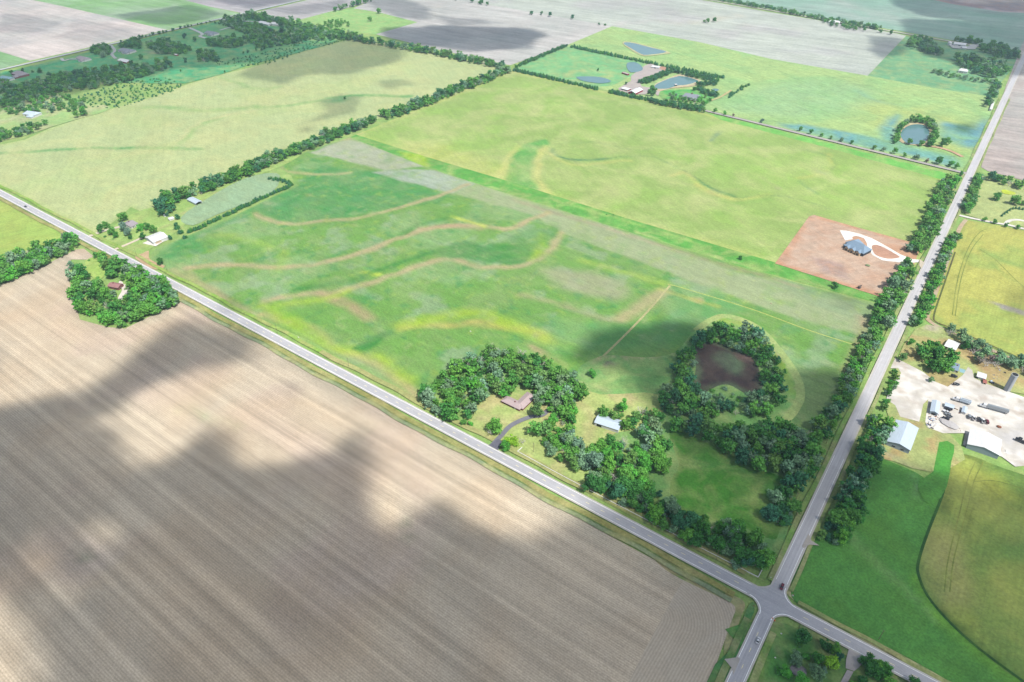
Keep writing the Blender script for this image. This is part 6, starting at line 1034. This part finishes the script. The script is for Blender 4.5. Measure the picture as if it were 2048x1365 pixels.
def clouds():
    st = 9.; shx = sd.x/sd.z*CLOUD_Z; shy = sd.y/sd.z*CLOUD_Z
    xs = np.arange(-2900, 700, st); ys = np.arange(-900, 3000, st); X, Y = np.meshgrid(xs, ys); A = np.stack([X.ravel(), Y.ravel()], 1)
    W_ = A+np.stack([fbm(A[:, 0], A[:, 1], 45, 3)-.5, fbm(A[:, 0], A[:, 1], 45, 11)-.5], 1)*34
    D = np.zeros(len(A))
    for poly, dens, soft in SH:
        g = GP(poly); lo_, hi_ = g.min(0)-3*soft-40, g.max(0)+3*soft+40; m_ = ((A > lo_) & (A < hi_)).all(1); a = sstep(sdist(W_[m_], g)/(.8*soft)+.5); D[m_] = D[m_]*(1-a)+dens*a
    D *= np.clip(.86+.28*(fbm(A[:, 0], A[:, 1], 120, 21)), 0, 1.06); D = np.clip(D, 0, .97)
    Dg = D.reshape(X.shape); keep = (Dg[:-1, :-1]+Dg[1:, :-1]+Dg[:-1, 1:]+Dg[1:, 1:]) > .02
    nx = len(xs); ii, jj = np.nonzero(keep); base = ii*nx+jj
    Zt = CLOUD_Z+30+260*D*(.6+.8*fbm(A[:, 0], A[:, 1], 130, 33)); Zb = CLOUD_Z-12*D
    # split into connected clouds so that each is a thing of its own
    lab = np.zeros(keep.shape, int); cur = 0; from collections import deque
    for a in range(keep.shape[0]):
        for b in range(keep.shape[1]):
            if keep[a, b] and not lab[a, b]:
                cur += 1; lab[a, b] = cur; dq = deque([(a, b)])
                while dq:
                    p, q = dq.popleft()
                    for u, v in ((p+1, q), (p-1, q), (p, q+1), (p, q-1)):
                        if 0 <= u < keep.shape[0] and 0 <= v < keep.shape[1] and keep[u, v] and not lab[u, v]: lab[u, v] = cur; dq.append((u, v))
    mt, nt, bs = newmat('cloud'); nt.nodes.remove(bs); at = nd(nt, 'ShaderNodeAttribute', attribute_name='cover'); tr = nd(nt, 'ShaderNodeBsdfTransparent'); df = nd(nt, 'ShaderNodeBsdfDiffuse'); tl = nd(nt, 'ShaderNodeBsdfTranslucent')
    df.inputs[0].default_value = tl.inputs[0].default_value = (.85, .86, .88, 1); a = nd(nt, 'ShaderNodeMixShader'); b = nd(nt, 'ShaderNodeMixShader'); nt.links.new(df.outputs[0], a.inputs[1]); nt.links.new(tl.outputs[0], a.inputs[2]); a.inputs[0].default_value = .5
    nt.links.new(at.outputs['Fac'], b.inputs[0]); nt.links.new(tr.outputs[0], b.inputs[1]); nt.links.new(a.outputs[0], b.inputs[2]); nt.links.new(b.outputs[0], nt.nodes['Material Output'].inputs[0])
    o_n = 0
    for L in range(1, cur+1):
        sel = lab[ii, jj] == L
        if sel.sum() < 6: continue
        bq = base[sel]; q = np.stack([bq, bq+1, bq+nx+1, bq+nx], 1); ids, inv = np.unique(q, return_inverse=True); inv = inv.reshape(q.shape); n = len(ids)
        tx, ty = sd.x/sd.z, sd.y/sd.z; P0 = np.c_[A[ids, 0]+tx*Zt[ids], A[ids, 1]+ty*Zt[ids], Zt[ids]]; P1 = np.c_[A[ids, 0]+tx*Zb[ids], A[ids, 1]+ty*Zb[ids], Zb[ids]]
        # thickness displaces the upper face along the sun, shearing the heap so that both faces cast one shade outline
        F = np.concatenate([inv, inv[:, ::-1]+n])
        me = mesh_from('cloud', np.concatenate([P0, P1]), [], F, None, mt); at_ = me.attributes.new('cover', 'FLOAT', 'POINT')
        dd = 1-np.sqrt(1-D[ids]); at_.data.foreach_set('value', np.concatenate([dd, dd]).astype(np.float32))
        o = bpy.data.objects.new('cloud', me); col.objects.link(o); o_n += 1
        tag(o, 'fair weather cloud high above the fields whose shade darkens the ground', 'cloud', 'clouds above the fields')
    print('clouds', o_n)
clouds()
# ------------------------------------------------------------------ haze
if HAZE:
    me = bpy.data.meshes.new('haze'); bm = bmesh.new(); bmesh.ops.create_cube(bm, size=1); bm.to_mesh(me); bm.free()
    o = bpy.data.objects.new('haze', me); col.objects.link(o); o.scale = (15000, 17000, 396); o.location = (-1000, 2000, 396/2-1); tag(o, kind='stuff')
    o.scale = (15000, 17000, CZ+6); o.location.z = (CZ+6)/2-1
    mt = bpy.data.materials.new('haze'); mt.use_nodes = True; nt = mt.node_tree; nt.nodes.remove(nt.nodes['Principled BSDF']); pv = nt.nodes.new('ShaderNodeVolumePrincipled')
    pv.inputs['Color'].default_value = (.64, .86, 1, 1); pv.inputs['Density'].default_value = HAZE; pv.inputs['Anisotropy'].default_value = .2; nt.links.new(pv.outputs[0], nt.nodes['Material Output'].inputs['Volume']); me.materials.append(mt)
